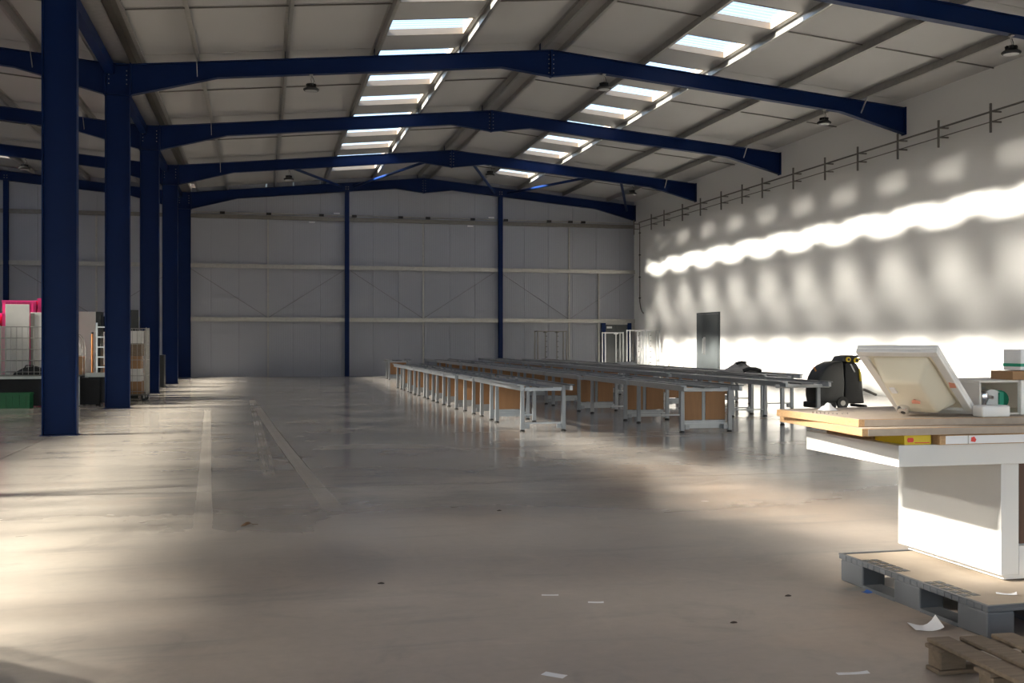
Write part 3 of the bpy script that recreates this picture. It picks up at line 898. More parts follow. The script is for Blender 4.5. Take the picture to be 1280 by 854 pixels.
# ------------------------------------------------------------------ floor scrubber
sc_ = thing('floor_scrubber', 'black walk-behind floor scrubber with yellow knobs behind the white counter', 'scrubber', (12.45, 21.5, 0), 0.0)
prof = [(-0.52, 0.12), (-0.56, 0.30), (-0.55, 0.55), (-0.50, 0.72), (-0.42, 0.86), (-0.30, 0.97), (-0.12, 1.05), (0.08, 1.07), (0.12, 0.60), (0.10, 0.30), (0.12, 0.12)]
MB().prism(prof, -0.28, 0.28).build('recovery_tank', 'charcoal', sc_, 0.05, True, None, 3)
prof2 = [(0.13, 0.12), (0.13, 0.98), (0.20, 1.05), (0.42, 1.02), (0.55, 0.80), (0.58, 0.45), (0.62, 0.12)]
MB().prism(prof2, -0.25, 0.25).build('solution_tank', 'black', sc_, 0.04, True, None, 3)
con = MB().prism([(0.06, 1.06), (0.14, 1.17), (0.34, 1.20), (0.52, 1.10), (0.46, 1.02)], -0.24, 0.24).build('control_console', 'black', sc_, 0.02, True)
for x, z, r in ((0.20, 1.10, 0.055), (0.40, 1.08, 0.06)):
    kn = MB().tube((x, -0.245, z), (x, -0.285, z), r, 14).build('knob', 'yellow', con, 0, True)
    MB().tube((x, -0.286, z), (x, -0.295, z), r * 0.55, 12).build('knob_cap', 'black', kn, 0, True)
MB().path([(0.48, -0.22, 1.10), (0.66, -0.22, 1.16), (0.70, -0.15, 1.17), (0.70, 0.15, 1.17), (0.66, 0.22, 1.16), (0.48, 0.22, 1.10)], 0.025, 8).build('push_handle', 'black', sc_, 0, True)
MB().bar((0.26, -0.262, 1.0), (0.36, -0.262, 0.82), 0.035, 0.02).build('dip_tube_clip', 'paper', sc_)
MB().bar((0.47, -0.262, 0.90), (0.50, -0.262, 0.62), 0.05, 0.02).build('lever', 'yellow', sc_)
MB().box(-0.60, -0.30, 0.03, -0.10, 0.30, 0.16).build('brush_deck', 'black', sc_, 0.03)
MB().bar((-0.52, -0.05, 0.93), (-0.47, -0.05, 0.84), 0.03, 0.03).build('tank_latch', 'orange', sc_)
for y in (-0.27, 0.27):
    w_ = MB().tube((0.05, y - 0.035, 0.14), (0.05, y + 0.035, 0.14), 0.14, 18).build('wheel', 'black', sc_, 0.01)
    MB().tube((0.05, y - 0.04, 0.14), (0.05, y + 0.04, 0.14), 0.06, 12).build('wheel_hub', 'galv', w_)
MB().path([(0.60, -0.3, 0.06), (0.70, -0.15, 0.05), (0.72, 0.0, 0.05), (0.70, 0.15, 0.05), (0.60, 0.3, 0.06)], 0.035, 8).build('squeegee', 'black', sc_)
MB().path([(0.60, -0.05, 0.40), (0.72, -0.05, 0.42), (0.85, -0.1, 0.36), (1.0, -0.1, 0.30)], 0.03, 8).build('hose', 'galv_dark', sc_, 0, True)

# ------------------------------------------------------------------ grey plastic pallet under the counter
pl = thing('plastic_pallet', 'grey plastic pallet carrying the white counter', 'pallet', (3.555, 4.66, 0), 0.012)
PLX, PLY, PLZ = 1.0, 1.37, 0.165
for y0, y1 in ((0, 0.24), (0.565, 0.805), (1.13, 1.37)):
    for x0, x1 in ((0, 0.16), (0.42, 0.58), (0.84, 1.0)):
        MB().box(x0, y0, 0.0, x1, y1, PLZ - 0.028).build('pallet_block', 'pallet_grey', pl, 0.012)
for x0, x1 in ((0, 0.14), (0.43, 0.57), (0.86, 1.0)):
    for y0, y1 in ((0.24, 0.565), (0.805, 1.13)):
        MB().box(x0 + 0.005, y0, 0.0, x1 - 0.005, y1, 0.022).build('runner', 'pallet_grey', pl)
MB().box(-0.008, -0.008, PLZ - 0.028, PLX + 0.008, PLY + 0.008, PLZ - 0.004).build('deck', 'pallet_grey', pl, 0.006)
# raised lip, slot shade plates and dusty non-slip board
lip = [(-0.008, -0.008, PLX + 0.008, 0.012), (-0.008, PLY - 0.012, PLX + 0.008, PLY + 0.008), (-0.008, 0.012, 0.012, PLY - 0.012), (PLX - 0.012, 0.012, PLX + 0.008, PLY - 0.012)]
for a in lip:
    MB().box(a[0], a[1], PLZ - 0.004, a[2], a[3], PLZ + 0.006).build('rim', 'pallet_grey', pl)
MB().box(0.012, 0.012, PLZ - 0.004, PLX - 0.012, PLY - 0.012, PLZ - 0.001).build('deck_dust', 'pallet_deck', pl)
for i in range(22):
    y = 0.03 + i * 0.06
    MB().box(-0.012, y, PLZ - 0.026, -0.007, y + 0.008, PLZ + 0.004).build('edge_rib', 'pallet_grey', pl)
for yb in (0.22, 0.83):
    for i in range(5):
        for j in range(2):
            y = yb + i * 0.072
            x = 0.03 + j * 0.055
            MB().box(x, y, PLZ - 0.001, x + 0.045, y + 0.058, PLZ + 0.0005).build('slot_shade', 'black', pl)  # black plate in place of the shade inside a slot
            for q in range(1):
                MB().box(x + 0.012, y + 0.016, PLZ + 0.0005, x + 0.033, y + 0.042, PLZ + 0.002).build('slot_web', 'pallet_grey', pl)

# ------------------------------------------------------------------ white counter
ct = thing('shop_counter', 'white shop counter with overhanging top standing on the grey pallet', 'counter', (0, 0, PLZ + 0.0065))
z0 = 0.012
MB().box(3.99, 5.12, 0.03, 4.105, 6.10, 0.652).build('end_cabinet', 'white', ct, 0.003)
MB().box(4.105, 5.15, 0.03, 5.4, 6.08, 0.652).build('cabinet_body', 'white', ct)
MB().box(4.115, 5.128, 0.20, 5.4, 5.149, 0.652).build('front_panel', 'dark_wood', ct)
MB().box(4.106, 5.121, 0.03, 5.4, 5.148, 0.19).build('kick_board', 'white', ct)
MB().box(4.03, 5.15, 0.0, 5.36, 6.05, 0.03).build('plinth', 'white', ct)
MB().box(3.33, 5.085, 0.653, 5.5, 6.08, 0.770).build('worktop', 'white', ct, 0.003)
ZT = PLZ + 0.0065 + 0.770                                   # counter top level: 0.938

# ------------------------------------------------------------------ things stacked on the counter
nb = thing('yellow_packet', 'flat yellow packet with red print wedged under the boards', 'packet', (3.375, 5.10, ZT), -0.03)
MB().box(0, 0, 0.0, 0.16, 0.30, 0.052).build('carton', 'yellow', nb, 0.003)
MB().prism([(0.02, 0.014), (0.05, 0.014), (0.055, 0.026), (0.05, 0.038), (0.02, 0.038), (0.015, 0.026)], -0.0015, 0.0).build('red_logo', 'red', nb)
MB().box(0.06, -0.001, 0.008, 0.15, 0.0, 0.013).build('print_line', 'red', nb)
sb = thing('laminated_offcut', 'short white-faced board with a red sticker under the chipboards', 'board', (3.56, 5.055, ZT), 0.0)
MB().box(0.0, 0.0, 0.0, 1.8, 0.42, 0.052).build('board_core', 'chip', sb, 0.003)
MB().box(0.035, -0.002, 0.004, 1.8, 0.0, 0.048).build('white_wrap', 'paper', sb)
MB().box(0.17, -0.004, 0.003, 0.176, -0.002, 0.049).build('tape', 'galv', sb)
MB().prism([(0.19, 0.016), (0.215, 0.012), (0.222, 0.026), (0.210, 0.042), (0.192, 0.038)], -0.004, -0.002).build('red_sticker', 'red', sb)
for i, x in enumerate((3.40, 4.9)):
    tag(MB().box(x, 5.5, ZT, x + 0.2, 5.95, ZT + 0.052).build('packing_block', 'chip'), ('chipboard packing block in the shade under the board overhang', 'chipboard packing block at the right end of the counter')[i], 'block')
ZB = ZT + 0.055
b1 = thing('chipboard_sheet', 'lower of the two chipboard sheets stacked on the white counter', 'board', (0, 0, ZB), 0.0, 'chipboard sheets on the counter')
MB().prism([(3.095, 5.06), (5.6, 5.02), (5.6, 6.30), (3.17, 6.12)], 0.0, 0.040, 'z').build('board_core', 'chip', b1, 0.002)
MB().prism([(3.102, 5.067), (5.59, 5.027), (5.59, 6.29), (3.177, 6.11)], 0.040, 0.0415, 'z').build('face', 'chip_face', b1)
MB().prism([(3.130, 5.059), (5.6, 5.0195), (5.6, 5.0175), (3.130, 5.057)], 0.002, 0.038, 'z').build('edge_strip', 'chip_face', b1)
ZB2 = ZB + 0.0425
b2 = thing('chipboard_sheet', 'upper chipboard sheet on the white counter, under the leaning sink', 'board', (0, 0, ZB2), 0.0, 'chipboard sheets on the counter')
MB().prism([(3.13, 5.15), (5.6, 5.10), (5.6, 6.32), (3.11, 6.05)], 0.0, 0.040, 'z').build('board_core', 'chip', b2, 0.002)
MB().prism([(3.137, 5.157), (5.59, 5.107), (5.59, 6.31), (3.117, 6.045)], 0.040, 0.0415, 'z').build('face', 'chip_face', b2)
MB().prism([(3.165, 5.149), (5.6, 5.0995), (5.6, 5.0975), (3.165, 5.147)], 0.002, 0.038, 'z').build('edge_strip', 'chip_face', b2)
ZB3 = ZB2 + 0.042

# sink leaning with its underside to the camera
TL, TR, BRc = Vector((3.178, 5.313, 1.4335)), Vector((3.431, 4.945, 1.441)), Vector((3.913, 5.243, 1.087))
e1 = (TR - TL)
e1.z = 0
W_ = e1.length
e1.normalize()
e2 = (TR - BRc)
e2 -= e1 * e2.dot(e1)
H_ = e2.length
e2.normalize()
nn = e1.cross(e2).normalized()
cam_dir = Vector((0, 0, 1.5)) - TR
if nn.dot(cam_dir) < 0:
    nn = -nn
sk = thing('resin_sink', 'white rectangular sink tipped on edge showing its cream underside and chrome waste', 'sink', (0, 0, 0))
mtx = Matrix.Identity(4)
for i in range(3):
    mtx[i][0], mtx[i][1], mtx[i][2] = e1[i], e2[i], nn[i]
org = BRc - e1 * W_
org.z = max(org.z, ZB3 + 0.002)
mtx.translation = org
sk.matrix_world = mtx
# local axes: x along the width, y up the slope, z towards the camera (underside)
rim = MB()
t = 0.045
ri = [(-0.0, 0.0, W_, t), (0, H_ - t, W_, H_), (0, t, t, H_ - t), (W_ - t, t, W_, H_ - t)]
rim.box(0, 0, -0.05, W_, H_, -0.022)
rim.build('rim_plate', 'white_gloss', sk, 0.006)
for a in ri:
    MB().box(a[0], a[1], -0.022, a[2], a[3], 0.0).build('rim_edge', 'white_gloss', sk, 0.004)
bw = MB()
bx0, bx1, by0, by1 = 0.06, W_ - 0.06, 0.07, H_ - 0.06
ix, iy, dp = 0.055, 0.09, 0.115
fy0, fy1 = 0.205, by1 - 0.10
bw.hexa([(bx0, by0 + 0.02, -0.022), (bx1, by0 + 0.02, -0.022), (bx1, by1, -0.022), (bx0, by1, -0.022), (bx0 + ix, fy0, dp), (bx1 - ix, fy0, dp), (bx1 - ix * 1.1, fy1, dp * 0.85), (bx0 + ix * 1.1, fy1, dp * 0.85)])
bw.build('bowl_underside', 'ceramic', sk, 0.022, True, None, 3)
MB().box(t, t, -0.022, W_ - t, H_ - t, -0.016).build('underside_skin', 'ceramic', sk)
wst = MB().lathe([(0, 0.035), (0.026, 0.035), (0.034, 0.028), (0.036, 0.012), (0.030, 0.0), (0, 0.0)], 18, (bx0 + 0.10, fy0 + 0.055, dp - 0.004)).build('waste_fitting', 'chrome', sk, 0, True)
MB().lathe([(0, 0.037), (0.012, 0.037), (0.014, 0.035), (0, 0.0345)], 12, (bx0 + 0.10, fy0 + 0.055, dp - 0.004)).build('waste_cap', 'black', wst, 0, True)
MB().prism([(0.0, 0.0), (0.045, 0.0), (0.05, 0.02), (0.022, 0.04), (0.005, 0.025)], 0, 0.005, 'z').build('sticker', 'sticker', sk, 0, False, (W_ * 0.50, H_ * 0.47, dp - 0.004))
MB().box(0, 0, 0, 0.03, 0.055, 0.006).build('sticker', 'paper', sk, 0, False, (bx0 + 0.085, H_ * 0.62, dp - 0.010))
MB().prism([(0.0, 0.0), (0.035, 0.0), (0.04, 0.05), (0.01, 0.06)], 0, 0.0008, 'z').build('sticker', 'sticker', sk, 0, False, (W_ - 0.043, H_ * 0.45, 0.0003))
MB().lathe([(0, 0), (0.009, 0), (0.009, 0.002), (0, 0.002)], 10, (W_ - 0.06, H_ - 0.055, -0.0155)).build('hole_shade', 'black', sk)  # black disc painted as the dark inside of a hole

# plug chain from the waste
ch = thing('plug_chain', 'small chrome plug chain lying on the chipboard beside the sink', 'chain', (0, 0, ZB3))
pts = [(3.12, 5.62, 0.006), (3.16, 5.56, 0.006), (3.2, 5.49, 0.007), (3.26, 5.42, 0.012)]
for i in range(len(pts) - 1):
    for q in (0.0, 0.33, 0.66):
        p = Vector(pts[i]).lerp(Vector(pts[i + 1]), q)
        MB().lathe([(0, -0.006), (0.006, 0), (0, 0.006)], 6, (p.x, p.y, p.z)).build('chain_bead', 'chrome', ch)

# white basin on its side with odds and ends in it
bs = thing('beige_basin', 'beige rounded basin lying on its side at the right end of the boards', 'basin', (3.945, 5.22, ZB3 + 0.002), 0.0)
MB().box(0.0, 0.02, 0.183, 0.86, 0.44, 0.197).build('shell', 'reveal', bs, 0.006)
MB().box(0.0, 0.02, 0.0, 0.86, 0.44, 0.012).build('shell', 'reveal', bs, 0.005)
MB().box(0.0, 0.02, 0.012, 0.012, 0.44, 0.183).build('shell', 'reveal', bs, 0.005)
MB().box(0.012, 0.42, 0.012, 0.86, 0.44, 0.183).build('shell', 'reveal', bs)
MB().box(0.255, 0.0, 0.0, 0.86, 0.035, 0.197).build('front_face', 'white_gloss', bs, 0.006)
tp_ = thing('chrome_tap_body', 'round chrome tap body inside the beige basin', 'tap', (4.01, 5.30, ZB3 + 0.0155))
MB().lathe([(0, 0), (0.022, 0), (0.022, 0.05), (0.03, 0.07), (0.034, 0.09), (0.028, 0.112), (0, 0.122)], 16).build('body', 'chrome', tp_, 0, True)
MB().tube((0, 0, 0.09), (0.03, -0.05, 0.085), 0.010, 8).build('spout', 'chrome', tp_, 0, True)
rl = thing('packaged_roll', 'white and green packaged roll standing in the beige basin', 'roll', (4.125, 5.33, ZB3 + 0.0155))
MB().tube((-0.03, 0, 0.065), (0.01, 0.10, 0.065), 0.062, 18).build('roll_body', 'white', rl, 0, True)
MB().box(0.0, -0.025, 0.03, 0.028, -0.004, 0.11).build('green_label', 'green', rl)
MB().tube((0.06, 0.05, 0.065), (0.07, 0.12, 0.065), 0.055, 18).build('green_wrap', 'green', rl, 0, True)
rc = thing('clear_wrap', 'crumpled plastic wrap at the back of the beige basin', 'wrap', (4.19, 5.56, ZB3 + 0.0155))
MB().lathe([(0, 0), (0.03, 0.005), (0.035, 0.05), (0.02, 0.09), (0.03, 0.13), (0, 0.14)], 7).build('wrap_body', 'bag', rc)
ws = thing('white_tray', 'small white rectangular tray lying in front of the beige basin', 'tray', (3.845, 5.110, ZB3 + 0.001), 0.0)
MB().box(0.02, 0.0, 0.0, 0.20, 0.09, 0.062).build('tray_shell', 'white_gloss', ws, 0.010, True, None, 3)
MB().box(0.03, 0.012, 0.062, 0.19, 0.078, 0.064).build('tray_rim', 'white', ws)
bx = thing('brown_carton', 'flat brown carton on top of the beige basin', 'carton', (4.16, 5.24, ZB3 + 0.2), 0.0)
MB().box(0, 0, 0, 0.34, 0.19, 0.050).build('carton_body', 'card', bx, 0.003)
MB().box(0.0, 0.085, 0.050, 0.34, 0.105, 0.0505).build('tape', 'bag', bx)
wg = thing('white_green_box', 'white carton with a green stripe at the right picture edge', 'carton', (4.23, 5.26, ZB3 + 0.2525), 0.05)
MB().box(0, 0, 0, 0.30, 0.14, 0.12).build('carton_body', 'paper', wg, 0.005)
MB().box(-0.001, -0.001, 0.022, 0.301, 0.141, 0.040).build('green_stripe', 'green', wg)

rag = MB()
rnd = random.Random(5)
vs, fs = [], []
for i in range(9):
    for j in range(7):
        u, v = i / 8, j / 6
        e = (1 - (2 * u - 1) ** 2) * (1 - (2 * v - 1) ** 2)
        vs.append(((u - 0.5) * 0.10, (v - 0.5) * 0.09, 0.002 + e * (0.03 + 0.02 * rnd.random())))
for i in range(8):
    for j in range(6):
        fs.append((i * 7 + j, (i + 1) * 7 + j, (i + 1) * 7 + j + 1, i * 7 + j + 1))
k0 = len(vs)
vs += [(p[0], p[1], 0.0) for p in vs]
fs += [tuple(q + k0 for q in f)[::-1] for f in fs]
rag.add(vs, fs)
tag(rag.build('crumpled_tissue', 'paper', None, 0, True, (3.34, 5.84, ZB3 + 0.001)), 'crumpled white tissue at the back of the upper chipboard', 'tissue')

# ------------------------------------------------------------------ wooden pallet in the corner
wp = thing('wooden_pallet', 'weathered wooden pallet in the near right corner', 'pallet', (4.03, 4.27, 0), R(-92))
def plank(x0, y0, z0, x1, y1, z1, nm='plank'):
    MB().box(x0, y0, z0, x1, y1, z1).build(nm, 'old_wood', wp, 0.006)
for y in (-0.10, -0.58, -1.06):
    for x in (0.0, 0.37, 0.70):
        plank(x, y, 0.022, x + 0.10, y + 0.13, 0.100, 'block')
for x in (0.0, 0.36, 0.69):
    plank(x - 0.005, -1.07, 0.0, x + 0.105, 0.04, 0.021, 'runner')
for x in (0.0, 0.36, 0.69):
    plank(x - 0.004, -1.075, 0.101, x + 0.106, 0.045, 0.121, 'stringer')
for i, y in enumerate((-0.085, -0.235, -0.40, -0.56, -0.73, -0.90, -1.06)):
    plank(-0.012 + 0.01 * (i % 2), y, 0.122, 0.81 + 0.012 * (i % 3), y + 0.115, 0.142, 'deck_plank')

# ------------------------------------------------------------------ litter on the floor
def sheet(name, label, cat, pts, z, m, loc, curl=0.0, rz=0.0):
    n = 8
    vs, fs = [], []
    (w, d) = pts
    for i in range(n):
        for j in range(4):
            u, v = i / (n - 1), j / 3
            vs.append(((u - 0.5) * w, (v - 0.5) * d, z + curl * ((2 * u - 1) ** 2) * (0.5 + 0.9 * v) * (0.35 + 0.9 * u)))
    k0 = len(vs)
    for i in range(n - 1):
        for j in range(3):
            fs.append((i * 4 + j, (i + 1) * 4 + j, (i + 1) * 4 + j + 1, i * 4 + j + 1))
    vs += [(p[0], p[1], p[2] - 0.0012) for p in vs]
    fs += [tuple(q + k0 for q in f)[::-1] for f in fs]
    o = MB().add(vs, fs).build(name, m, None, 0, True, loc)
    o.rotation_euler.z = rz
    return tag(o, label, cat)
sheet('paper_scrap', 'curled white paper scrap on the floor beside the grey pallet', 'paper', (0.15, 0.11), 0.0015, 'paper', (3.38, 4.92, 0), 0.032, -0.2)
sheet('paper_scrap', 'flat white paper slip on the floor at the bottom centre', 'paper', (0.11, 0.05), 0.0015, 'paper', (1.28, 4.61, 0), 0.0008, -0.75)
sheet('paper_scrap', 'thin torn white strip on the floor near the wooden pallet', 'paper', (0.15, 0.03), 0.0015, 'paper', (2.60, 4.325, 0), 0.003, -0.1)
sheet('paper_scrap', 'tiny pale paper scrap on the floor left of the bottom centre', 'paper', (0.10, 0.025), 0.0015, 'paper', (1.66, 6.07, 0), 0.001, -0.25)
sheet('paper_scrap', 'tiny pale paper scrap on the bare floor in the middle foreground', 'paper', (0.09, 0.03), 0.0015, 'paper', (1.87, 5.84, 0), 0.002, -0.3)
sheet('tape_scrap', 'grey strip poking out from under the grey pallet', 'scrap', (0.14, 0.09), 0.0015, 'galv', (3.50, 5.80, 0), 0.003, 0.1)
sheet('tape_scrap', 'blue tape scrap beside the grey pallet', 'scrap', (0.05, 0.05), 0.0015, 'bluep', (3.52, 5.70, 0), 0.006, 0.3)
sheet('receipt_scrap', 'small crumpled white scrap on the grey pallet by the counter foot', 'paper', (0.10, 0.03), PLZ + 0.004, 'paper', (3.82, 4.86, 0), 0.008, -0.6)
lf = thing('dead_leaf', 'curled brown leaf on the floor in the left foreground', 'leaf', (-0.12, 8.9, 0.0), 0.3)
sheet_v = MB().add([(-0.05, 0, 0.002), (-0.02, -0.035, 0.012), (0.03, -0.03, 0.025), (0.06, 0.0, 0.01), (0.03, 0.035, 0.03), (-0.02, 0.03, 0.015), (0, 0, 0.035)],
                   [(0, 1, 6), (1, 2, 6), (2, 3, 6), (3, 4, 6), (4, 5, 6), (5, 0, 6)]).build('leaf_blade', 'leaf', lf)
MB().tube((0.05, 0, 0.012), (0.10, 0.01, 0.005), 0.003, 5).build('leaf_stalk', 'leaf', lf)
for i, (x, y, lb) in enumerate(((3.02, 5.73, 'dark curled bark flake on the floor in front of the grey pallet'), (0.72, 6.6, 'small dark grit lump on the floor left of centre'), (2.05, 9.2, 'dark speck on the floor in the middle distance'), (2.45, 5.25, 'small brown chip on the floor at the bottom right of centre'))):
    m = MB().lathe([(0, 0), (0.025, 0.0), (0.02, 0.008), (0.006, 0.014), (0, 0.014)], 6)
    o = m.build('floor_grit', 'fleck', None, 0, False, (x, y, 0.0))
    o.scale = (0.9, 0.5, 0.6)
    tag(o, lb, 'grit', 'specks on the floor')

# ------------------------------------------------------------------ stored goods beyond the columns
def caster(parent, x, y, r=0.055):
    w_ = MB().tube((x, y - 0.015, r), (x, y + 0.015, r), r, 12).build('caster', 'black', parent)
    MB().box(x - 0.02, y - 0.025, r + 0.01, x + 0.02, y + 0.025, r * 2 + 0.02).build('caster_fork', 'galv', w_)
def roll_cage(label, x, y, w, d, h, zbase=0.14, mesh_m='galv', wheels=True, rz=0.0, z=0.0, nb=7):
    t = thing('roll_cage', label, 'roll cage', (x, y, z), rz, 'wire roll cages beyond the columns')
    MB().box(-w / 2, -d / 2, zbase, w / 2, d / 2, zbase + 0.03).build('base', 'galv_dark', t)
    for sx in (-1, 1):
        for sy in (-1, 1):
            MB().tube((sx * (w / 2 - 0.012), sy * (d / 2 - 0.012), zbase + 0.03), (sx * (w / 2 - 0.012), sy * (d / 2 - 0.012), h), 0.014, 8).build('post', mesh_m, t)
            if wheels:
                caster(t, sx * (w / 2 - 0.07), sy * (d / 2 - 0.05))
    for sy in (-1, 1):
        g = MB()
        y_ = sy * (d / 2 - 0.012)
        for i in range(1, nb):
            xx = -w / 2 + w * i / nb
            g.tube((xx, y_, zbase + 0.03), (xx, y_, h - 0.01), 0.005, 5)
        for i in range(5):
            zz = zbase + 0.1 + (h - zbase - 0.12) * i / 4
            g.tube((-w / 2 + 0.02, y_, zz), (w / 2 - 0.02, y_, zz), 0.008, 5)
        g.build('side_mesh', mesh_m, t)
    for sx in (-1, 1):
        g = MB()
        x_ = sx * (w / 2 - 0.012)
        for i in range(1, nb):
            yy = -d / 2 + d * i / nb
            g.tube((x_, yy, zbase + 0.03), (x_, yy, h - 0.01), 0.005, 5)
        for i in range(5):
            zz = zbase + 0.1 + (h - zbase - 0.12) * i / 4
            g.tube((x_, -d / 2 + 0.02, zz), (x_, d / 2 - 0.02, zz), 0.008, 5)
        g.build('end_mesh', mesh_m, t)
    return t
def crate(label, x, y, z, w, d, h, m, group):
    t = thing('plastic_crate', label, 'crate', (x, y, z), 0, group)
    s = MB().box(-w / 2, -d / 2, 0.0, w / 2, d / 2, 0.015)
    s.box(-w / 2, -d / 2, 0.015, w / 2, -d / 2 + 0.012, h).box(-w / 2, d / 2 - 0.012, 0.015, w / 2, d / 2, h)
    s.box(-w / 2, -d / 2 + 0.012, 0.015, -w / 2 + 0.012, d / 2 - 0.012, h).box(w / 2 - 0.012, -d / 2 + 0.012, 0.015, w / 2, d / 2 - 0.012, h)
    s.build('crate_wall', m, t)
    for sy in (-1, 1):
        MB().box(-w / 2 - 0.012, sy * d / 2 - (0.012 if sy < 0 else 0), h - 0.04, w / 2 + 0.012, sy * d / 2 + (0 if sy < 0 else 0.012), h).build('crate_lip', m, t)
    for i in range(6):
        xx = -w / 2 + w * (i + 0.5) / 6
        MB().box(xx - 0.008, -d / 2 - 0.012, 0.02, xx + 0.008, -d / 2, h - 0.042).build('crate_rib', m, t)
    return t
# long low work table with a black skirt
wt = thing('skirted_table', 'long steel-edged table with a black skirt behind the nearest column', 'table', (-6.6, 26.3, 0))
MB().box(-1.6, 0.0, 0.655, 2.50, 1.1, 0.69).build('table_top', 'black', wt)
MB().box(-1.6, -0.03, 0.64, 2.50, 0.0, 0.70).build('edge_rail', 'galv', wt)
MB().box(-1.6, 0.06, 0.02, 1.75, 0.075, 0.65).build('skirt', 'dark_cloth', wt)
MB().box(1.76, 0.30, 0.02, 2.9, 0.315, 0.65).build('skirt', 'dark_cloth', wt)
for x in (-1.5, 0.4, 2.46):
    for y in (0.02, 1.05):
        lg = MB().box(x - 0.035, y - 0.035, 0.0, x + 0.035, y + 0.03, 0.655).build('leg', 'galv', wt)
        MB().box(x - 0.05, y - 0.05, 0.0, x + 0.05, y + 0.045, 0.012).build('foot', 'black', lg)
wt2 = thing('steel_bench', 'grey steel bench running back behind the second column', 'bench', (-4.05, 26.7, 0), 0)
MB().box(0.0, 0.0, 0.72, 0.75, 0.7, 0.75).build('table_top', 'galv_dark', wt2)
MB().box(0.0, -0.02, 0.66, 0.75, 0.0, 0.76).build('edge_rail', 'galv', wt2)
MB().box(0.02, 0.06, 0.05, 0.74, 0.075, 0.66).build('back_panel', 'black', wt2)
for x in (0.04, 0.71):
    for y in (0.03, 0.66):
        MB().box(x - 0.03, y - 0.025, 0.0, x + 0.03, y + 0.025, 0.72).build('leg', 'galv', wt2)
gcx = -5.75
crate('dark green crate on the floor under the skirted table', -5.50, 25.95, 0.0, 0.85, 0.42, 0.34, 'green_crate', 'plastic crates')
# things standing on the skirted table
roll_cage('wire cage with a white panel inside, standing on the skirted table', -5.36, 26.72, 0.98, 0.55, 1.17, 0.005, 'galv', False, 0, 0.691, 8)
fr_ = thing('white_cabinet', 'tall off-white cabinet panel standing behind the wire cage', 'cabinet', (-5.63, 27.22, 0.691))
MB().box(-0.26, 0.0, 0.0, 0.26, 0.05, 1.69).build('side_panel', 'fridge', fr_, 0.003)
MB().box(-0.26, 0.05, 0.0, -0.24, 0.17, 1.69).build('return_panel', 'fridge', fr_)
fr2 = thing('white_cabinet', 'shorter grey-white cabinet between the tall panel and nearest column', 'cabinet', (-5.10, 27.22, 0.691))
MB().box(-0.24, 0.0, 0.0, 0.24, 0.17, 1.50).build('carcass', 'fridge', fr2, 0.004)
MB().box(-0.24, -0.012, 0.02, -0.15, 0.0, 1.48).build('dark_edge', 'galv_dark', fr2)
bgz = thing('black_holdall', 'low black bag slumped inside the wire cage', 'bag', (-5.25, 26.72, 0.727))
MB().prism([(-0.35, 0.0), (0.30, 0.0), (0.30, 0.12), (0.10, 0.20), (-0.12, 0.16), (-0.30, 0.06)], -0.18, 0.18).build('bag_body', 'dark_cloth', bgz, 0.03, True)
MB().path([(-0.1, -0.19, 0.12), (-0.05, -0.2, 0.22), (0.1, -0.2, 0.22), (0.15, -0.19, 0.14)], 0.012, 6).build('bag_handle', 'black', bgz)
# stacked magenta crates, behind the table
for i in range(7):
    crate('magenta crate in the tall stack at the left edge, %s from the floor' % ORD[i], -6.45, 27.95, i * 0.312, 0.62, 0.42, 0.31, 'pink', 'magenta crates')
for i in range(8):
    crate('magenta crate in the stack behind the white cabinets, %s from the floor' % ORD[i], -5.70, 27.95, i * 0.312, 0.75, 0.42, 0.31, 'pink', 'magenta crates')
for i in range(8):
    crate('magenta crate in the stack beside the nearest column, %s from the floor' % ORD[i], -4.98, 28.0, i * 0.319, 0.62, 0.42, 0.317, 'pink', 'magenta crates')
# between the first and second column
gb = thing('grey_cabinet', 'tall grey cabinet with dark edge between the first two columns', 'cabinet', (-4.20, 28.1, 0))
MB().box(-0.30, 0.0, 0.0, 0.19, 0.5, 2.24).build('carcass', 'fridge', gb, 0.004)
MB().box(0.191, 0.0, 0.0, 0.30, 0.5, 2.24).build('dark_side', 'charcoal', gb, 0.004)
hc = thing('hoop_trolley', 'small wire trolley with an arched top on the steel-edged table', 'trolley', (-4.225, 26.75, 0.691), 0)
hc.scale = (0.68, 1, 1)
MB().box(-0.22, -0.2, 0.0, 0.24, 0.2, 0.03).build('base', 'galv_dark', hc)
for y in (-0.18, 0.18):
    MB().path([(-0.2, y, 0.03), (-0.2, y, 0.95), (-0.1, y, 0.99), (0.05, y, 0.97), (0.16, y, 0.88), (0.22, y, 0.70), (0.22, y, 0.03)], 0.012, 6).build('hoop', 'galv', hc)
    MB().tube((-0.2, y, 0.48), (0.22, y, 0.48), 0.008, 6).build('mid_bar', 'galv', hc)
    MB().tube((0.0, y, 0.03), (0.0, y, 0.97), 0.006, 6).build('upright_wire', 'galv', hc)
cb = thing('brown_box', 'brown cardboard box inside the small arched trolley', 'box', (-4.215, 26.75, 0.722))
cb.scale = (0.68, 1, 1)
MB().box(-0.18, -0.15, 0.0, 0.19, 0.15, 0.43).build('carton_body', 'card', cb, 0.004)
MB().box(-0.18, -0.02, 0.43, 0.19, 0.02, 0.4305).build('tape', 'bag', cb)
wbag = thing('white_bag', 'white plastic bag stuffed on top of the brown cardboard box', 'bag', (-4.21, 26.75, 1.153))
wbag.scale = (0.68, 1, 1)
MB().lathe([(0, 0), (0.14, 0.0), (0.16, 0.1), (0.11, 0.22), (0.05, 0.33), (0.06, 0.38), (0, 0.37)], 9).build('bag_body', 'bag', wbag, 0, True)
og = thing('orange_tube', 'orange upright tube behind the arched trolley', 'tube', (-3.93, 27.0, 0.751))
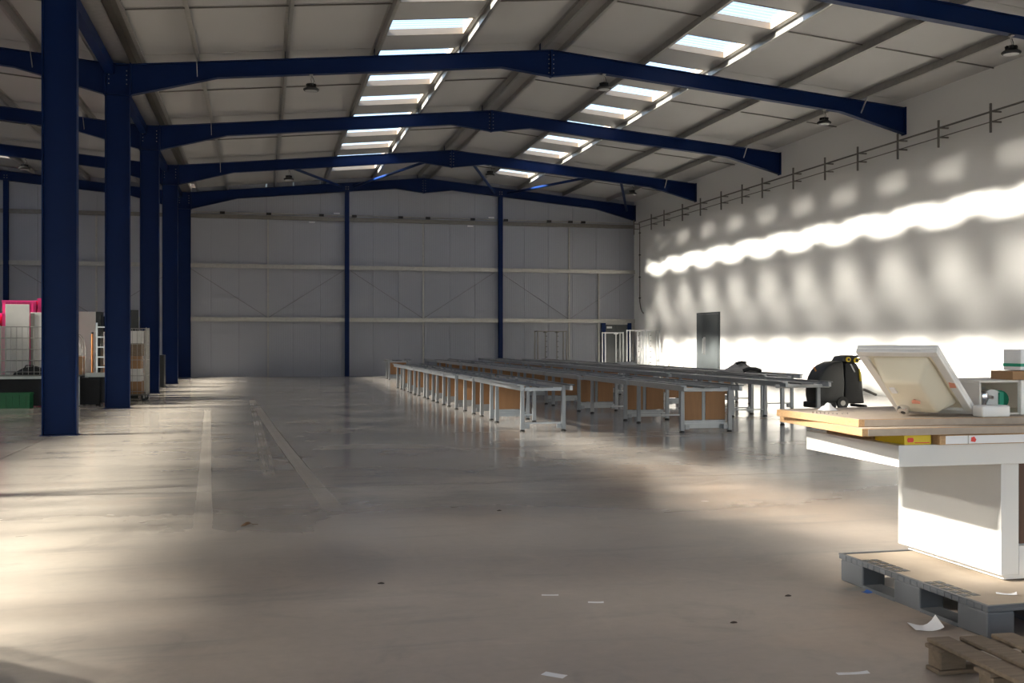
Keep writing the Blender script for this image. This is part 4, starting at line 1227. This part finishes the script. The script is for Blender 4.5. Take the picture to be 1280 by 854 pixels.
MB().tube((0, 0, 0), (0, 0, 0.95), 0.022, 10).build('tube_body', 'orange', og, 0, True)
MB().lathe([(0, 0), (0.026, 0), (0.026, 0.04), (0, 0.04)], 10, (0, 0, 0.93)).build('end_cap', 'black', og)
fr3 = thing('step_frame', 'pale metal ladder frame leaning behind the second column', 'frame', (-3.72, 27.15, 0.751))
for x in (-0.13, 0.13):
    MB().box(x - 0.02, -0.015, 0, x + 0.02, 0.015, 1.20).build('upright', 'steel', fr3)
for i in range(5):
    MB().box(-0.11, -0.012, 0.12 + i * 0.24, 0.11, 0.012, 0.15 + i * 0.24).build('rung', 'steel', fr3)
sp = thing('shrink_wrapped_goods', 'shrink-wrapped goods on a trolley behind the second column', 'goods', (-4.06, 29.4, 0.0))
MB().box(-0.28, -0.3, 0.0, 0.28, 0.3, 0.14).build('pallet_base', 'old_wood', sp)
MB().box(-0.26, -0.28, 0.14, 0.26, 0.28, 0.9).build('lower_cartons', 'card', sp, 0.01)
MB().box(-0.25, -0.27, 0.9, 0.25, 0.27, 1.75).build('upper_cartons', 'bag', sp, 0.02)
MB().box(-0.24, -0.26, 1.75, 0.24, 0.26, 2.15).build('dark_carton', 'charcoal', sp, 0.01)
# roll cages in a file behind the columns
rc1 = roll_cage('wire roll cage full of packing between the second and third column', -3.22, 28.6, 0.80, 0.72, 1.85)
rc2 = roll_cage('wire roll cage behind the first one, partly hidden by the third column', -3.35, 29.8, 0.80, 0.72, 1.80)
rc3 = roll_cage('wire roll cage hidden mostly behind the third column', -3.5, 31.0, 0.80, 0.72, 1.80)
rc4 = roll_cage('wire roll cage beyond the third column, half in shade', -3.75, 33.3, 0.80, 0.72, 1.80)
def fill(label, x, y, w, d, h, ms):
    t = thing('packed_cartons', label, 'cartons', (x, y, 0.171), 0, 'cartons inside the roll cages')
    z = 0.0
    for i, m in enumerate(ms):
        hh = h / len(ms)
        MB().box(-w / 2 + 0.01 * (i % 2), -d / 2, z, w / 2 - 0.015 * (i % 3), d / 2, z + hh - 0.004).build('carton', m, t, 0.006)
        z += hh
fill('cardboard and wrap packed into the cage between the second and third column', -3.25, 28.6, 0.60, 0.6, 1.6, ('card', 'bag', 'card', 'old_wood', 'bag'))
fill('cartons packed into the cage partly hidden by the third column', -3.38, 29.8, 0.60, 0.6, 1.6, ('bag', 'card', 'card', 'bag'))
fill('cartons packed into the cage mostly behind the third column', -3.5, 31.0, 0.60, 0.6, 1.6, ('card', 'bag', 'card'))
fill('cartons packed into the cage beyond the third column', -3.75, 33.3, 0.60, 0.6, 1.6, ('card', 'card', 'bag'))
dk = thing('dark_locker', 'dark grey steel locker between the third and fourth columns', 'locker', (-3.45, 36.6, 0))
MB().box(-0.4, -0.3, 0.0, 0.36, 0.3, 1.06).build('carcass', 'charcoal', dk, 0.006)
MB().box(-0.38, -0.312, 0.03, -0.03, -0.3, 1.03).build('locker_door', 'charcoal', dk)
MB().box(-0.01, -0.312, 0.03, 0.34, -0.3, 1.03).build('locker_door', 'charcoal', dk)
dp_ = thing('display_stand', 'tall dark upright display stand behind the second column', 'stand', (-3.22, 29.20, 0.0))
MB().box(-0.10, -0.02, 0.0, 0.10, 0.02, 2.32).build('panel_face', 'charcoal', dp_)
MB().box(-0.14, -0.12, 0.0, 0.14, 0.12, 0.02).build('panel_foot', 'black', dp_)

# stack of pallets just out of view on the left
def wood_pallet(label, x, y, z, rz):
    t = thing('wooden_pallet', label, 'pallet', (x, y, z), rz, 'stacked wooden pallets beside the camera')
    for yy in (-0.5, -0.065, 0.37):
        for xx in (-0.4, -0.05, 0.30):
            MB().box(xx, yy, 0.022, xx + 0.10, yy + 0.13, 0.100).build('block', 'old_wood', t)
    for xx in (-0.4, -0.05, 0.30):
        MB().box(xx, -0.5, 0.0, xx + 0.10, 0.5, 0.021).build('runner', 'old_wood', t)
        MB().box(xx, -0.5, 0.101, xx + 0.10, 0.5, 0.121).build('stringer', 'old_wood', t)
    for i in range(7):
        yy = -0.5 + i * 0.147
        MB().box(-0.4, yy, 0.122, 0.4, yy + 0.118, 0.142).build('deck_plank', 'old_wood', t)
    return t
for i in range(4):
    wood_pallet('wooden pallet in the stack left of the camera, %s from the floor' % ORD[i], -2.25, 4.90, i * 0.1425, R(-42))
